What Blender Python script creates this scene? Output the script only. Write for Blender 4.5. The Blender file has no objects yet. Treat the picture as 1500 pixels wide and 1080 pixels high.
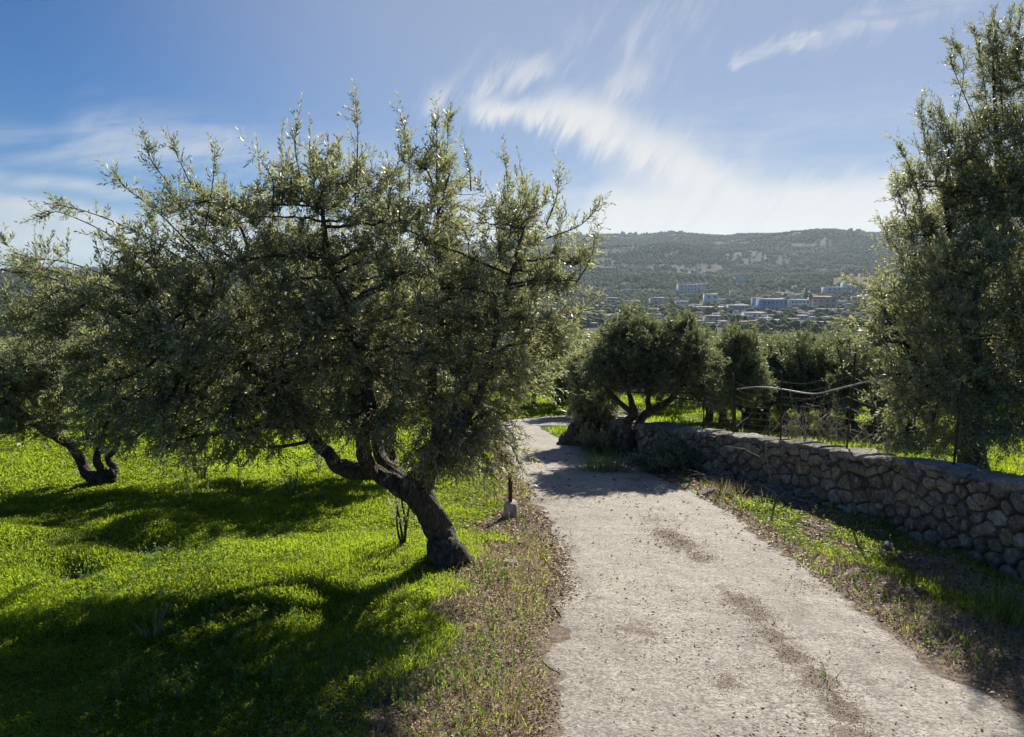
import bpy, math, random
import numpy as np
from mathutils import Vector

# ------------------------------------------------------------------ camera
F = 1091.0                      # focal length in photo pixels (1500 wide)
PITCH = math.atan(140.0 / F)
CAM = np.array([0.0, 0.0, 1.6])
scn = bpy.context.scene
COL = scn.collection
cd = bpy.data.cameras.new("camera")
cam = bpy.data.objects.new("camera", cd)
COL.objects.link(cam)
cd.sensor_width = 36.0
cd.lens = 36.0 * F / 1500.0
cd.clip_start = 0.05
cd.clip_end = 20000.0
cam.location = CAM
cam.rotation_euler = (math.pi / 2 - PITCH, 0, 0)
scn.camera = cam

# ------------------------------------------------------------------ light
SUN_AZ = math.radians(21)     # to the right of straight ahead
SUN_EL = math.radians(30.0)
scn.view_settings.view_transform = 'Standard'
scn.view_settings.look = 'None'
scn.view_settings.gamma = 1.0
scn.view_settings.exposure = 0.85
scn.cycles.max_bounces = 6
scn.cycles.diffuse_bounces = 3
scn.cycles.glossy_bounces = 2
scn.cycles.transmission_bounces = 4
scn.cycles.transparent_max_bounces = 6
scn.cycles.volume_bounces = 0
scn.cycles.use_denoising = True
scn.cycles.sample_clamp_indirect = 6.0

sl = bpy.data.lights.new("sun", 'SUN')
sl.energy = 4.6
sl.angle = math.radians(0.5)
sl.color = (1.0, 0.94, 0.84)
so = bpy.data.objects.new("sun", sl)
COL.objects.link(so)
sd = Vector((math.sin(SUN_AZ) * math.cos(SUN_EL), math.cos(SUN_AZ) * math.cos(SUN_EL), math.sin(SUN_EL)))
so.rotation_euler = sd.to_track_quat('Z', 'Y').to_euler()
so.location = sd * 50


# ---- tiny node helper
class NT:
    def __init__(self, tree):
        self.t = tree
        tree.nodes.clear()

    def n(self, typ, **kw):
        nd = self.t.nodes.new(typ)
        ins = kw.pop('ins', {})
        for k, v in kw.items():
            setattr(nd, k, v)
        for k, v in ins.items():
            s = nd.inputs[k]
            if isinstance(v, bpy.types.NodeSocket):
                self.t.links.new(v, s)
            else:
                s.default_value = v
        return nd

    def m(self, op, a, b=0.0, c=None, clamp=False):
        nd = self.t.nodes.new('ShaderNodeMath')
        nd.operation = op
        nd.use_clamp = clamp
        for i, v in enumerate((a, b, c)):
            if v is None:
                continue
            if isinstance(v, bpy.types.NodeSocket):
                self.t.links.new(v, nd.inputs[i])
            else:
                nd.inputs[i].default_value = v
        return nd.outputs[0]

    def mr(self, v, a, b, c=0.0, d=1.0, smooth=True):
        nd = self.t.nodes.new('ShaderNodeMapRange')
        nd.interpolation_type = 'SMOOTHSTEP' if smooth else 'LINEAR'
        self.t.links.new(v, nd.inputs[0])
        for i, x in enumerate((a, b, c, d)):
            nd.inputs[i + 1].default_value = x
        return nd.outputs[0]

    def mix(self, f, a, b, blend='MIX'):
        nd = self.t.nodes.new('ShaderNodeMix')
        nd.data_type = 'RGBA'
        nd.blend_type = blend
        nd.clamp_factor = True
        for i, v in ((0, f), (6, a), (7, b)):
            if isinstance(v, bpy.types.NodeSocket):
                self.t.links.new(v, nd.inputs[i])
            elif i == 0:
                nd.inputs[i].default_value = v
            else:
                nd.inputs[i].default_value = (v[0], v[1], v[2], 1.0)
        return nd.outputs[2]

    def noise(self, vec, scale, detail=3.0, rough=0.55, dist=0.0):
        nd = self.t.nodes.new('ShaderNodeTexNoise')
        if vec is not None:
            self.t.links.new(vec, nd.inputs['Vector'])
        nd.inputs['Scale'].default_value = scale
        nd.inputs['Detail'].default_value = detail
        nd.inputs['Roughness'].default_value = rough
        nd.inputs['Distortion'].default_value = dist
        return nd.outputs[0]


# ------------------------------------------------------------------ sky
w = bpy.data.worlds.new("World")
scn.world = w
w.use_nodes = True
N = NT(w.node_tree)
SKY_STRENGTH = 0.05
sky = N.n('ShaderNodeTexSky', sky_type='NISHITA')
sky.sun_disc = False
sky.sun_elevation = SUN_EL
sky.sun_rotation = SUN_AZ
sky.altitude = 200
sky.air_density = 1.0
sky.dust_density = 0.0
sky.ozone_density = 4.0
tc = N.n('ShaderNodeTexCoord')
sep = N.n('ShaderNodeSeparateXYZ', ins={0: tc.outputs['Generated']})
ysafe = N.m('MAXIMUM', sep.outputs[1], 0.05)
U0 = N.m('DIVIDE', sep.outputs[0], ysafe)      # tangent of the bearing
V0 = N.m('DIVIDE', sep.outputs[2], ysafe)      # tangent of the height above the horizon
front = N.mr(sep.outputs[1], 0.05, 0.3)


def pix_uv(px, py):
    x = (px - 750) / F
    v = (540 - py) / F
    y = math.cos(PITCH) + v * math.sin(PITCH)
    z = -math.sin(PITCH) + v * math.cos(PITCH)
    return x / y, z / y


uvw = N.n('ShaderNodeCombineXYZ', ins={0: U0, 1: V0, 2: 0.0}).outputs[0]
# wind-drawn fibres: noise stretched along a slanting direction
mp = N.n('ShaderNodeMapping', vector_type='TEXTURE', ins={0: uvw})
mp.inputs['Rotation'].default_value = (0, 0, math.radians(62))
mp.inputs['Scale'].default_value = (0.6667, 0.1111, 1)
fib = N.noise(mp.outputs[0], 3.4, 6, 0.62, 0.6)
mp2 = N.n('ShaderNodeMapping', vector_type='TEXTURE', ins={0: uvw})
mp2.inputs['Rotation'].default_value = (0, 0, math.radians(6))
mp2.inputs['Scale'].default_value = (0.6250, 0.1000, 1)
fib2 = N.noise(mp2.outputs[0], 3.0, 6, 0.6, 0.4)
wa = N.m('SUBTRACT', N.noise(uvw, 3.2, 3, 0.5), 0.5)
wn = N.n('ShaderNodeMapping', ins={0: uvw})
wn.inputs['Location'].default_value = (7.3, 2.1, 0)
wb = N.m('SUBTRACT', N.noise(wn.outputs[0], 3.2, 3, 0.5), 0.5)
wv_ = N.n('ShaderNodeVectorMath', operation='ADD', ins={0: uvw, 1: N.n('ShaderNodeCombineXYZ', ins={0: N.m('MULTIPLY', wa, 0.22), 1: N.m('MULTIPLY', wb, 0.22), 2: 0.0}).outputs[0]}).outputs[0]
mp3 = N.n('ShaderNodeMapping', vector_type='TEXTURE', ins={0: wv_})
mp3.inputs['Rotation'].default_value = (0, 0, math.radians(56))
mp3.inputs['Scale'].default_value = (0.6250, 0.0500, 1)
fine = N.noise(mp3.outputs[0], 2.2, 5, 0.6, 0.25)
fth = N.m('SUBTRACT', N.m('ADD', N.m('MULTIPLY', fib, 0.5), N.m('MULTIPLY', fine, 0.5)), 0.5)
fth = N.m('MULTIPLY', fth, N.m('MULTIPLY', N.mr(U0, -0.30, -0.12), N.mr(V0, 0.06, 0.17)))
U = N.m('ADD', N.m('ADD', U0, N.m('MULTIPLY', wa, 0.07)), N.m('MULTIPLY', fth, 0.055))
V = N.m('ADD', N.m('ADD', V0, N.m('MULTIPLY', wb, 0.06)), N.m('MULTIPLY', fth, 0.11))


def streak(p, q, wid, soft=1.0, amp=1.0, fibre=None, f0=0.3, f1=0.7):
    a = pix_uv(*p)
    b = pix_uv(*q)
    dx, dy = b[0] - a[0], b[1] - a[1]
    L2 = dx * dx + dy * dy
    pu = N.m('SUBTRACT', U, a[0])
    pv = N.m('SUBTRACT', V, a[1])
    t = N.m('DIVIDE', N.m('ADD', N.m('MULTIPLY', pu, dx), N.m('MULTIPLY', pv, dy)), L2, clamp=True)
    ex = N.m('SUBTRACT', pu, N.m('MULTIPLY', t, dx))
    ey = N.m('SUBTRACT', pv, N.m('MULTIPLY', t, dy))
    d = N.m('SQRT', N.m('ADD', N.m('MULTIPLY', ex, ex), N.m('MULTIPLY', ey, ey)))
    r = N.mr(d, wid / F, 0.0 if soft >= 1 else wid / F * (1 - soft), 0.0, amp)
    if fibre is not None:
        r = N.m('MULTIPLY', r, N.mr(fibre, f0, f1, 0.0, 1.0))
    return r


S = [
    streak((705, 170), (880, 190), 30, 1, 0.95, fib, 0.12, 0.55),
    streak((820, 180), (1040, 275), 56, 1, 1.0, fib, 0.1, 0.55),
    streak((870, 180), (970, 225), 52, 1, 0.7, fib, 0.3, 0.65),
    streak((1000, 262), (1050, 320), 36, 1, 0.75),
    streak((640, 150), (790, 100), 40, 1, 0.62, fib, 0.36, 0.66),
    streak((850, 180), (930, 120), 40, 1, 0.6, fib, 0.38, 0.7),
    streak((700, 110), (720, 80), 50, 1, 0.25, fib, 0.4, 0.7),
    streak((880, 170), (950, 110), 70, 1, 0.4, fine, 0.4, 0.7),
    streak((740, 140), (820, 120), 60, 1, 0.4, fine, 0.4, 0.7),
    streak((980, 215), (1080, 250), 60, 1, 0.4, fine, 0.3, 0.7),
    streak((1085, 92), (1190, 48), 17, 1, 0.85, fib2, 0.15, 0.6),
    streak((1170, 55), (1420, -10), 30, 1, 0.45, fib2, 0.3, 0.7),
    streak((870, 60), (1010, 20), 70, 1, 0.35, fib, 0.42, 0.7),
    streak((910, 336), (1500, 305), 88, 0.7, 1.0),
    streak((1040, 300), (1400, 290), 60, 1, 0.55, fib2, 0.15, 0.6),
    streak((560, 300), (900, 300), 60, 1, 0.45, fib2, 0.25, 0.7),
    streak((-200, 205), (330, 225), 60, 1, 0.36, fib2, 0.3, 0.7),
    streak((-200, 262), (200, 275), 20, 1, 0.5, fib2, 0.2, 0.6),
    streak((-200, 290), (150, 315), 30, 1, 0.6, fib2, 0.2, 0.6),
    streak((-200, 350), (900, 350), 75, 0.9, 0.6),
    streak((150, 190), (560, 260), 80, 1, 0.3, fib2, 0.25, 0.6),
    streak((950, 240), (1400, 200), 120, 1, 0.25, fib2, 0.3, 0.7),
]
acc = S[0]
for s_ in S[1:]:
    acc = N.m('SUBTRACT', 1.0, N.m('MULTIPLY', N.m('SUBTRACT', 1.0, acc, clamp=True), N.m('SUBTRACT', 1.0, s_, clamp=True)))
acc = N.m('MULTIPLY', N.m('MULTIPLY', acc, N.mr(fine, 0.2, 0.62, 0.8, 1.05)), front, clamp=True)
skyc = N.mix(1.0, sky.outputs[0], (0.29, 0.56, 0.84), 'MULTIPLY')
# thin veil of high cloud, thicker towards the sun
dotn = N.n('ShaderNodeVectorMath', operation='DOT_PRODUCT', ins={0: tc.outputs['Generated'], 1: (sd.x, sd.y, sd.z)})
veil = N.mr(dotn.outputs['Value'], 0.62, 0.95, 0.0, 0.6)
c1 = N.mix(veil, skyc, (5.2, 5.8, 6.9))
cloud = N.mix(N.m('MULTIPLY', acc, 0.95), c1, (8.9, 8.9, 8.8))
bg = N.n('ShaderNodeBackground', ins={0: cloud, 1: SKY_STRENGTH})
ow = N.n('ShaderNodeOutputWorld', ins={0: bg.outputs[0]})


# ------------------------------------------------------------------ maths helpers
def P(px, py, Y):
    """point seen at photo pixel px,py, Y metres ahead"""
    x = (px - 750) / F
    v = (540 - py) / F
    y = math.cos(PITCH) + v * math.sin(PITCH)
    z = -math.sin(PITCH) + v * math.cos(PITCH)
    t = Y / y
    return np.array([x * t, Y, CAM[2] + z * t])


def smooth(a, b, x):
    t = np.clip((np.asarray(x, float) - a) / (b - a), 0, 1)
    return t * t * (3 - 2 * t)


def _h(ix, iy, seed):
    n = (ix.astype(np.int64) * 374761393 + iy.astype(np.int64) * 668265263 + seed * 1442695041) & 0xFFFFFFFF
    n = ((n ^ (n >> 13)) * 1274126177) & 0xFFFFFFFF
    n = n ^ (n >> 16)
    return (n & 0xFFFFFF) / float(0xFFFFFF)


def vnoise(x, y, seed=0):
    x = np.asarray(x, float)
    y = np.asarray(y, float)
    ix = np.floor(x)
    iy = np.floor(y)
    fx = x - ix
    fy = y - iy
    fx = fx * fx * (3 - 2 * fx)
    fy = fy * fy * (3 - 2 * fy)
    a = _h(ix, iy, seed)
    b = _h(ix + 1, iy, seed)
    c = _h(ix, iy + 1, seed)
    d = _h(ix + 1, iy + 1, seed)
    return (a + (b - a) * fx) * (1 - fy) + (c + (d - c) * fx) * fy


def fbm(x, y, seed=0, oct=4):
    s = 0
    a = 0.5
    for i in range(oct):
        s = s + a * vnoise(x * 2 ** i + 17.3 * i, y * 2 ** i - 9.1 * i, seed + i)
        a *= 0.5
    return s / (1 - 0.5 ** oct)


SLOPE = 0.12


def plane_hit(px, py):
    v = (540 - py) / F
    y = math.cos(PITCH) + v * math.sin(PITCH)
    z = -math.sin(PITCH) + v * math.cos(PITCH)
    Y = CAM[2] / (-(z / y) - SLOPE)
    return P(px, py, Y)


# road edges (photo pixels on the sloping plane)
LE = [(770, 1200), (800, 1080), (812, 960), (826, 870), (812, 790), (775, 720), (755, 690), (744, 665), (738, 645), (735, 630), (735, 618)]
RE = [(1760, 1200), (1570, 1080), (1360, 960), (1215, 860), (1110, 780), (1010, 718), (945, 690), (885, 665), (835, 648), (800, 636), (790, 622)]
le = np.array([plane_hit(*p) for p in LE])
re_ = np.array([plane_hit(*p) for p in RE])
ly = np.concatenate(([-8], le[:, 1]))
lx = np.concatenate(([-0.5], le[:, 0]))
ry = np.concatenate(([-8], re_[:, 1]))
rx = np.concatenate(([2.6], re_[:, 0]))
YEND = min(le[-1, 1], re_[-1, 1])


def xl(y):
    return np.interp(y, ly, lx)


def xr(y):
    return np.interp(y, ry, rx)


# wall foot and top (photo pixels)
WB = [(1500, 858), (1440, 826), (1300, 779), (1176, 735), (1035, 696), (940, 676)]
WT = [(1500, 716), (1440, 706), (1300, 682), (1176, 660), (1035, 638), (940, 624)]
wb_ = np.array([plane_hit(*p) for p in WB])
wt_h = []
for (a, b), q in zip(WT, wb_):
    wt_h.append(P(a, b, q[1])[2] - q[2])
wy = wb_[:, 1]
# smooth the foot line with a quadratic
cf = np.polyfit(wy, wb_[:, 0], 2)
y_near, y_far = wy[0], wy[-1]


def xw(y):
    y = np.asarray(y, float)
    yc = np.clip(y, y_near, y_far)
    base = np.polyval(cf, yc)
    s0 = np.polyval(np.polyder(cf), y_near)
    s1 = np.polyval(np.polyder(cf), y_far)
    return base + np.where(y < y_near, (y - y_near) * s0, 0) + np.where(y > y_far, (y - y_far) * max(s1, -0.12) * (y < 60), 0)


WH = np.polyfit(wy, wt_h, 1)


def wh(y):
    return np.clip(np.polyval(WH, np.clip(y, 2, 13)), 0.45, 0.85)


SKYL = np.array([(-900, 402), (0, 402), (300, 396), (600, 372), (800, 352), (860, 350), (900, 348), (945, 351), (985, 347), (1020, 352), (1060, 357),
                 (1100, 352), (1160, 350), (1200, 349), (1240, 345), (1290, 347), (1400, 344), (1600, 350), (2400, 350)], float)


def terrain(x, y, detail=True):
    x = np.asarray(x, float)
    y = np.asarray(y, float)
    r = np.hypot(x, y)
    # the slope we stand on, easing into the valley floor
    s = y + 0.0 * x
    lin = -SLOPE * s
    z = np.where(s < 200, lin, -SLOPE * 200 - 7 * smooth(200, 330, s) - 0.0)
    z = np.where(s < -60, SLOPE * 60 + 0 * s, z)
    # gentle rolls
    z = z + (fbm(x / 40, y / 40, 5) - 0.5) * 3.0 * smooth(35, 120, r)
    # far hills
    az = np.arctan2(x, np.maximum(y, 1e-3))
    pxx = 750 + F * np.tan(np.clip(az, -1.1, 1.1))
    sk = np.interp(pxx, SKYL[:, 0], SKYL[:, 1])
    hh = 1.6 + (402 - sk) / F * 2500 * np.cos(np.clip(az, -1.1, 1.1))
    t = smooth(900, 2500, r)
    t = 0.55 * t + 0.45 * np.clip((r - 900) / 1600, 0, 1)
    rough = (fbm(x / 330, y / 330, 9, 5) - 0.5) * 110 * smooth(800, 1500, r) * (1 - smooth(1900, 2500, r) * 0.85)
    hill = z + (hh - z) * t + rough
    z = np.where(r > 850, hill, z)
    z = z - np.maximum(r - 2600, 0) * 0.05
    # near shapes
    off = x - xw(y)
    up = wh(y) - 0.07
    behind = smooth(0.10, 0.26, off) * up * np.exp(-np.maximum(off - 0.3, 0) / 3.4) * (1 - smooth(13.5, 16.5, y))
    z = z + behind
    if detail:
        fade = 1 - smooth(40, 70, r)
        mL = smooth(0.25, 1.3, xl(y) - x) * fade
        z = z + mL * ((fbm(x * 0.9, y * 0.9, 21) - 0.5) * 0.16 + (fbm(x * 3, y * 3, 31, 3) - 0.5) * 0.05)
        mR = smooth(0.4, 1.6, off) * fade
        z = z + mR * (fbm(x * 0.8, y * 0.8, 22) - 0.5) * 0.2
        vr = smooth(0.0, 0.35, x - xr(y)) * (1 - smooth(0.0, 0.3, off)) * fade
        z = z + vr * ((fbm(x * 3, y * 3, 24, 3) - 0.42) * 0.09 + 0.02)
        # mounds and hollows in the meadow
        for (mx, my, rad, hgt) in MOUNDS:
            d2 = ((x - mx) ** 2 + ((y - my) * 1.2) ** 2) / rad ** 2
            z = z + hgt * np.exp(-d2)
    return z


def mound_at(px, py, rad, h):
    q = plane_hit(px, py)
    return (q[0], q[1], rad, h)


MOUNDS = [mound_at(235, 775, 0.45, 0.12), mound_at(215, 800, 0.25, -0.10), mound_at(115, 815, 0.3, 0.07), mound_at(110, 832, 0.18, -0.09),
          mound_at(20, 800, 0.4, 0.07), mound_at(330, 850, 0.4, 0.06), mound_at(655, 830, 0.35, 0.06)]


def tz(x, y):
    return float(terrain(np.array([x]), np.array([y]))[0])


def G(px, py):
    """where the sight line through a photo pixel meets the ground"""
    v = (540 - py) / F
    yy = math.cos(PITCH) + v * math.sin(PITCH)
    zz = -math.sin(PITCH) + v * math.cos(PITCH)
    Ys = np.geomspace(1.5, 4000, 4000)
    xs = (px - 750) / F / yy * Ys
    zs = CAM[2] + zz / yy * Ys
    hit = np.nonzero(zs < terrain(xs, Ys))[0]
    i = hit[0] if len(hit) else len(Ys) - 1
    q = np.array([xs[i], Ys[i], 0.0])
    q[2] = tz(q[0], q[1])
    return q


# ------------------------------------------------------------------ mesh helpers
def mesh_np(name, V_, Q, mat, parent=None, tri=None, tint=None, smooth_shade=False, attrs=None, mats=None, midx=None):
    me = bpy.data.meshes.new(name)
    V_ = np.asarray(V_, np.float32)
    nq = len(Q) if Q is not None else 0
    ntr = len(tri) if tri is not None else 0
    me.vertices.add(len(V_))
    me.vertices.foreach_set('co', V_.ravel())
    me.loops.add(nq * 4 + ntr * 3)
    idx = []
    st = []
    if nq:
        idx.append(np.asarray(Q, np.int32).ravel())
        st.append(np.arange(nq) * 4)
    if ntr:
        idx.append(np.asarray(tri, np.int32).ravel())
        st.append(nq * 4 + np.arange(ntr) * 3)
    me.loops.foreach_set('vertex_index', np.concatenate(idx).astype(np.int32))
    me.polygons.add(nq + ntr)
    me.polygons.foreach_set('loop_start', np.concatenate(st).astype(np.int32))
    if smooth_shade:
        me.polygons.foreach_set('use_smooth', np.ones(nq + ntr, bool))
    for m_ in (mats or [mat]):
        me.materials.append(m_)
    if midx is not None:
        me.polygons.foreach_set('material_index', np.asarray(midx, np.int32))
    if tint is not None:
        a = me.attributes.new('tint', 'FLOAT', 'FACE')
        a.data.foreach_set('value', np.asarray(tint, np.float32))
    for k, v in (attrs or {}).items():
        a = me.attributes.new(k, 'FLOAT', 'POINT')
        a.data.foreach_set('value', np.asarray(v, np.float32))
    me.update(calc_edges=True)
    o = bpy.data.objects.new(name, me)
    COL.objects.link(o)
    if parent is not None:
        o.parent = parent
        pl = parent.location
        # meshes are built in world space: bring them into the parent's frame
        me.vertices.foreach_set('co', (V_ - np.array([pl.x, pl.y, pl.z], np.float32)).ravel())
        me.update()
    return o


def tag(o, label=None, cat=None, group=None, kind=None):
    if label:
        o['label'] = label
    if cat:
        o['category'] = cat
    if group:
        o['group'] = group
    if kind:
        o['kind'] = kind
    return o


def empty(name, loc, label, cat, group=None):
    o = bpy.data.objects.new(name, None)
    o.empty_display_size = 0.1
    o.location = loc
    COL.objects.link(o)
    return tag(o, label, cat, group)


class MB:
    """collects quads and triangles"""

    def __init__(self):
        self.V, self.Q, self.T, self.tq, self.tt = [], [], [], [], []
        self.n = 0

    def add(self, V_, Q=None, T=None, tint=0.5):
        V_ = np.asarray(V_, float).reshape(-1, 3)
        if Q is not None and len(Q):
            Q = np.asarray(Q, int)
            self.Q.append(Q + self.n)
            self.tq.append(np.broadcast_to(np.asarray(tint, float), (len(Q),)) if np.ndim(tint) == 0 else np.asarray(tint))
        if T is not None and len(T):
            T = np.asarray(T, int)
            self.T.append(T + self.n)
            self.tt.append(np.full(len(T), tint if np.ndim(tint) == 0 else 0.5))
        self.V.append(V_)
        self.n += len(V_)

    def tube(self, pts, rad, sides=6, tint=0.5, cap=True, gnarl=0.0, seed=0):
        pts = np.asarray(pts, float)
        n = len(pts)
        rad = np.broadcast_to(np.asarray(rad, float), (n,))
        tan = np.gradient(pts, axis=0)
        tan /= np.linalg.norm(tan, axis=1)[:, None] + 1e-9
        ref = np.array([0.31, 0.17, 0.93])
        if abs(tan[0] @ ref) > 0.9:
            ref = np.array([1.0, 0.2, 0.0])
        a = np.cross(tan, ref)
        a /= np.linalg.norm(a, axis=1)[:, None] + 1e-9
        b = np.cross(tan, a)
        ang = np.arange(sides) * 2 * math.pi / sides
        R = rad[:, None] * np.ones(sides)[None]
        if gnarl:
            L = np.concatenate(([0], np.cumsum(np.linalg.norm(np.diff(pts, axis=0), axis=1))))
            aa = ang[None, :] + L[:, None] * 2.2
            fx = np.cos(aa) * 2.2 + 10
            fy = np.sin(aa) * 2.2 + L[:, None] * 1.5 + 10
            nz = fbm(fx, fy, seed, 4) - 0.5
            lump = fbm(np.cos(aa) * 1.1 + 5, np.sin(aa) * 1.1 + L[:, None] * 5 + 5, seed + 7, 3) - 0.5
            ridge = np.abs(np.sin(aa * 3.5 + nz * 5)) - 0.5
            R = R * (1 + gnarl * (1.3 * nz + 1.1 * lump + 0.28 * ridge))
        ring = pts[:, None, :] + R[:, :, None] * (np.cos(ang)[None, :, None] * a[:, None, :] + np.sin(ang)[None, :, None] * b[:, None, :])
        V_ = ring.reshape(-1, 3)
        i, j = np.meshgrid(np.arange(n - 1), np.arange(sides), indexing='ij')
        j2 = (j + 1) % sides
        Q = np.stack([i * sides + j, i * sides + j2, (i + 1) * sides + j2, (i + 1) * sides + j], -1).reshape(-1, 4)
        T = None
        if cap:
            V_ = np.vstack([V_, pts[-1:], pts[:1]])
            jj = np.arange(sides)
            k = (jj + 1) % sides
            T = np.vstack([np.stack([(n - 1) * sides + jj, (n - 1) * sides + k, np.full(sides, n * sides)], -1),
                           np.stack([k, jj, np.full(sides, n * sides + 1)], -1)])
        self.add(V_, Q, T, tint)

    def box(self, c, s, rz=0.0, tint=0.5):
        x, y, z = s[0] / 2, s[1] / 2, s[2] / 2
        v = np.array([[-x, -y, -z], [x, -y, -z], [x, y, -z], [-x, y, -z], [-x, -y, z], [x, -y, z], [x, y, z], [-x, y, z]])
        c_, s_ = math.cos(rz), math.sin(rz)
        v = v @ np.array([[c_, s_, 0], [-s_, c_, 0], [0, 0, 1]]) + np.asarray(c)
        self.add(v, [[0, 3, 2, 1], [4, 5, 6, 7], [0, 1, 5, 4], [1, 2, 6, 5], [2, 3, 7, 6], [3, 0, 4, 7]], None, tint)

    def leaves(self, p, d, L, W, rng, fold=0.12, tint=None):
        """one slim four-cornered leaf per row"""
        n = len(p)
        d = d / (np.linalg.norm(d, axis=1)[:, None] + 1e-9)
        r = rng.normal(size=(n, 3))
        s = np.cross(d, r)
        s /= np.linalg.norm(s, axis=1)[:, None] + 1e-9
        nr = np.cross(d, s)
        L = np.broadcast_to(L, (n,))[:, None]
        W = np.broadcast_to(W, (n,))[:, None]
        m = p + d * L * 0.48 + nr * L * fold
        V_ = np.stack([p, m + s * W * 0.5, p + d * L, m - s * W * 0.5], 1).reshape(-1, 3)
        Q = np.arange(n * 4).reshape(n, 4)
        self.add(V_, Q, None, rng.random(n) if tint is None else tint)

    def build(self, name, mat, parent=None, smooth_shade=False, **kw):
        V_ = np.vstack(self.V)
        Q = np.vstack(self.Q) if self.Q else None
        T = np.vstack(self.T) if self.T else None
        t = np.concatenate(self.tq + self.tt)
        return mesh_np(name, V_, Q, mat, parent, T, t, smooth_shade, **kw)


def spline(pts, n=None, step=None):
    """Catmull-Rom through the points"""
    p = np.asarray(pts, float)
    pp = np.vstack([2 * p[0] - p[1], p, 2 * p[-1] - p[-2]])
    segs = len(p) - 1
    L = np.linalg.norm(np.diff(p[:, :3], axis=0), axis=1).sum()
    if n is None:
        n = max(4, int(L / step))
    t = np.linspace(0, segs - 1e-6, n)
    i = t.astype(int)
    f = (t - i)[:, None]
    a, b, c, d = pp[i], pp[i + 1], pp[i + 2], pp[i + 3]
    return 0.5 * ((2 * b) + (-a + c) * f + (2 * a - 5 * b + 4 * c - d) * f ** 2 + (-a + 3 * b - 3 * c + d) * f ** 3)


# ------------------------------------------------------------------ materials
def new_mat(name):
    m = bpy.data.materials.new(name)
    m.use_nodes = True
    return m, NT(m.node_tree)


def out(n, shader, disp=None):
    o = n.n('ShaderNodeOutputMaterial', ins={0: shader})


def bump(n, h, strength=0.5, dist=0.01):
    return n.n('ShaderNodeBump', ins={'Height': h, 'Strength': strength, 'Distance': dist}).outputs[0]


def leaf_mat(name, top, under, trans, tw=0.25, rough=0.38, var=0.5, spec=0.5, bark=(0.12, 0.11, 0.09)):
    m, n = new_mat(name)
    at = n.n('ShaderNodeAttribute', attribute_name='tint').outputs['Fac']
    ge = n.n('ShaderNodeNewGeometry')
    hs_v = n.mr(at, 0, 1, 1 - var, 1 + var, False)
    base = n.mix(ge.outputs['Backfacing'], top, under)
    young = n.mr(at, 0.72, 1.0)
    base = n.mix(n.m('MULTIPLY', young, 0.45), base, (top[0] * 1.7, top[1] * 1.55, top[2] * 0.9))
    col = n.n('ShaderNodeHueSaturation', ins={'Value': hs_v, 'Color': base}).outputs[0]
    pb = n.n('ShaderNodeBsdfPrincipled', ins={'Base Color': col, 'Roughness': rough, 'Specular IOR Level': spec})
    tr = n.n('ShaderNodeBsdfTranslucent', ins={'Color': n.n('ShaderNodeHueSaturation', ins={'Value': hs_v, 'Color': (*trans, 1)}).outputs[0]})
    mx = n.n('ShaderNodeMixShader', ins={0: tw, 1: pb.outputs[0], 2: tr.outputs[0]})
    out(n, mx.outputs[0])
    return m


M = {}
M['olive_leaf'] = leaf_mat('olive_leaf', (0.15, 0.168, 0.09), (0.43, 0.44, 0.35), (0.43, 0.45, 0.18), 0.42, 0.46, 0.55, 0.45)
M['olive_leaf_far'] = leaf_mat('olive_leaf_far', (0.12, 0.14, 0.075), (0.32, 0.34, 0.26), (0.28, 0.32, 0.12), 0.36, 0.5, 0.5, 0.35)
M['lime_leaf'] = leaf_mat('lime_leaf', (0.10, 0.16, 0.035), (0.2, 0.26, 0.12), (0.25, 0.36, 0.05), 0.35, 0.5, 0.4, 0.3)
M['grass'] = leaf_mat('grass', (0.115, 0.165, 0.02), (0.115, 0.165, 0.022), (0.42, 0.55, 0.03), 0.5, 0.5, 0.4, 0.2)
M['dry_grass'] = leaf_mat('dry_grass', (0.36, 0.30, 0.17), (0.36, 0.30, 0.17), (0.4, 0.33, 0.18), 0.3, 0.6, 0.4, 0.2)
M['litter'] = leaf_mat('litter', (0.25, 0.17, 0.11), (0.40, 0.32, 0.23), (0.34, 0.21, 0.11), 0.15, 0.6, 0.7, 0.3)
M['weed'] = leaf_mat('weed', (0.10, 0.17, 0.04), (0.12, 0.18, 0.06), (0.25, 0.4, 0.06), 0.35, 0.5, 0.4, 0.3)


def bark_mat(name, dark, light, scale=18):
    m, n = new_mat(name)
    ge = n.n('ShaderNodeNewGeometry')
    pos = ge.outputs['Position']
    mp = n.n('ShaderNodeMapping', ins={0: pos})
    mp.inputs['Scale'].default_value = (1, 1, 0.35)
    a = n.noise(mp.outputs[0], scale * 2.2, 5, 0.65, 0.5)
    b = n.noise(pos, scale * 0.45, 4, 0.6)
    v = n.n('ShaderNodeTexVoronoi', feature='DISTANCE_TO_EDGE', ins={'Vector': mp.outputs[0], 'Scale': scale * 1.6})
    col = n.mix(n.mr(a, 0.3, 0.7), dark, light)
    col = n.mix(n.mr(b, 0.58, 0.72, 0, 0.7), col, (0.30, 0.29, 0.24))
    h = n.m('ADD', n.m('MULTIPLY', a, 0.6), n.mr(v.outputs['Distance'], 0, 0.12, 0, 0.5))
    pb = n.n('ShaderNodeBsdfPrincipled', ins={'Base Color': col, 'Roughness': 0.85, 'Specular IOR Level': 0.2, 'Normal': bump(n, h, 1.0, 0.02)})
    out(n, pb.outputs[0])
    return m


M['bark'] = bark_mat('bark', (0.045, 0.036, 0.03), (0.15, 0.125, 0.10))
M['twig'] = bark_mat('twig', (0.10, 0.09, 0.07), (0.22, 0.20, 0.16), 30)


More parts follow.
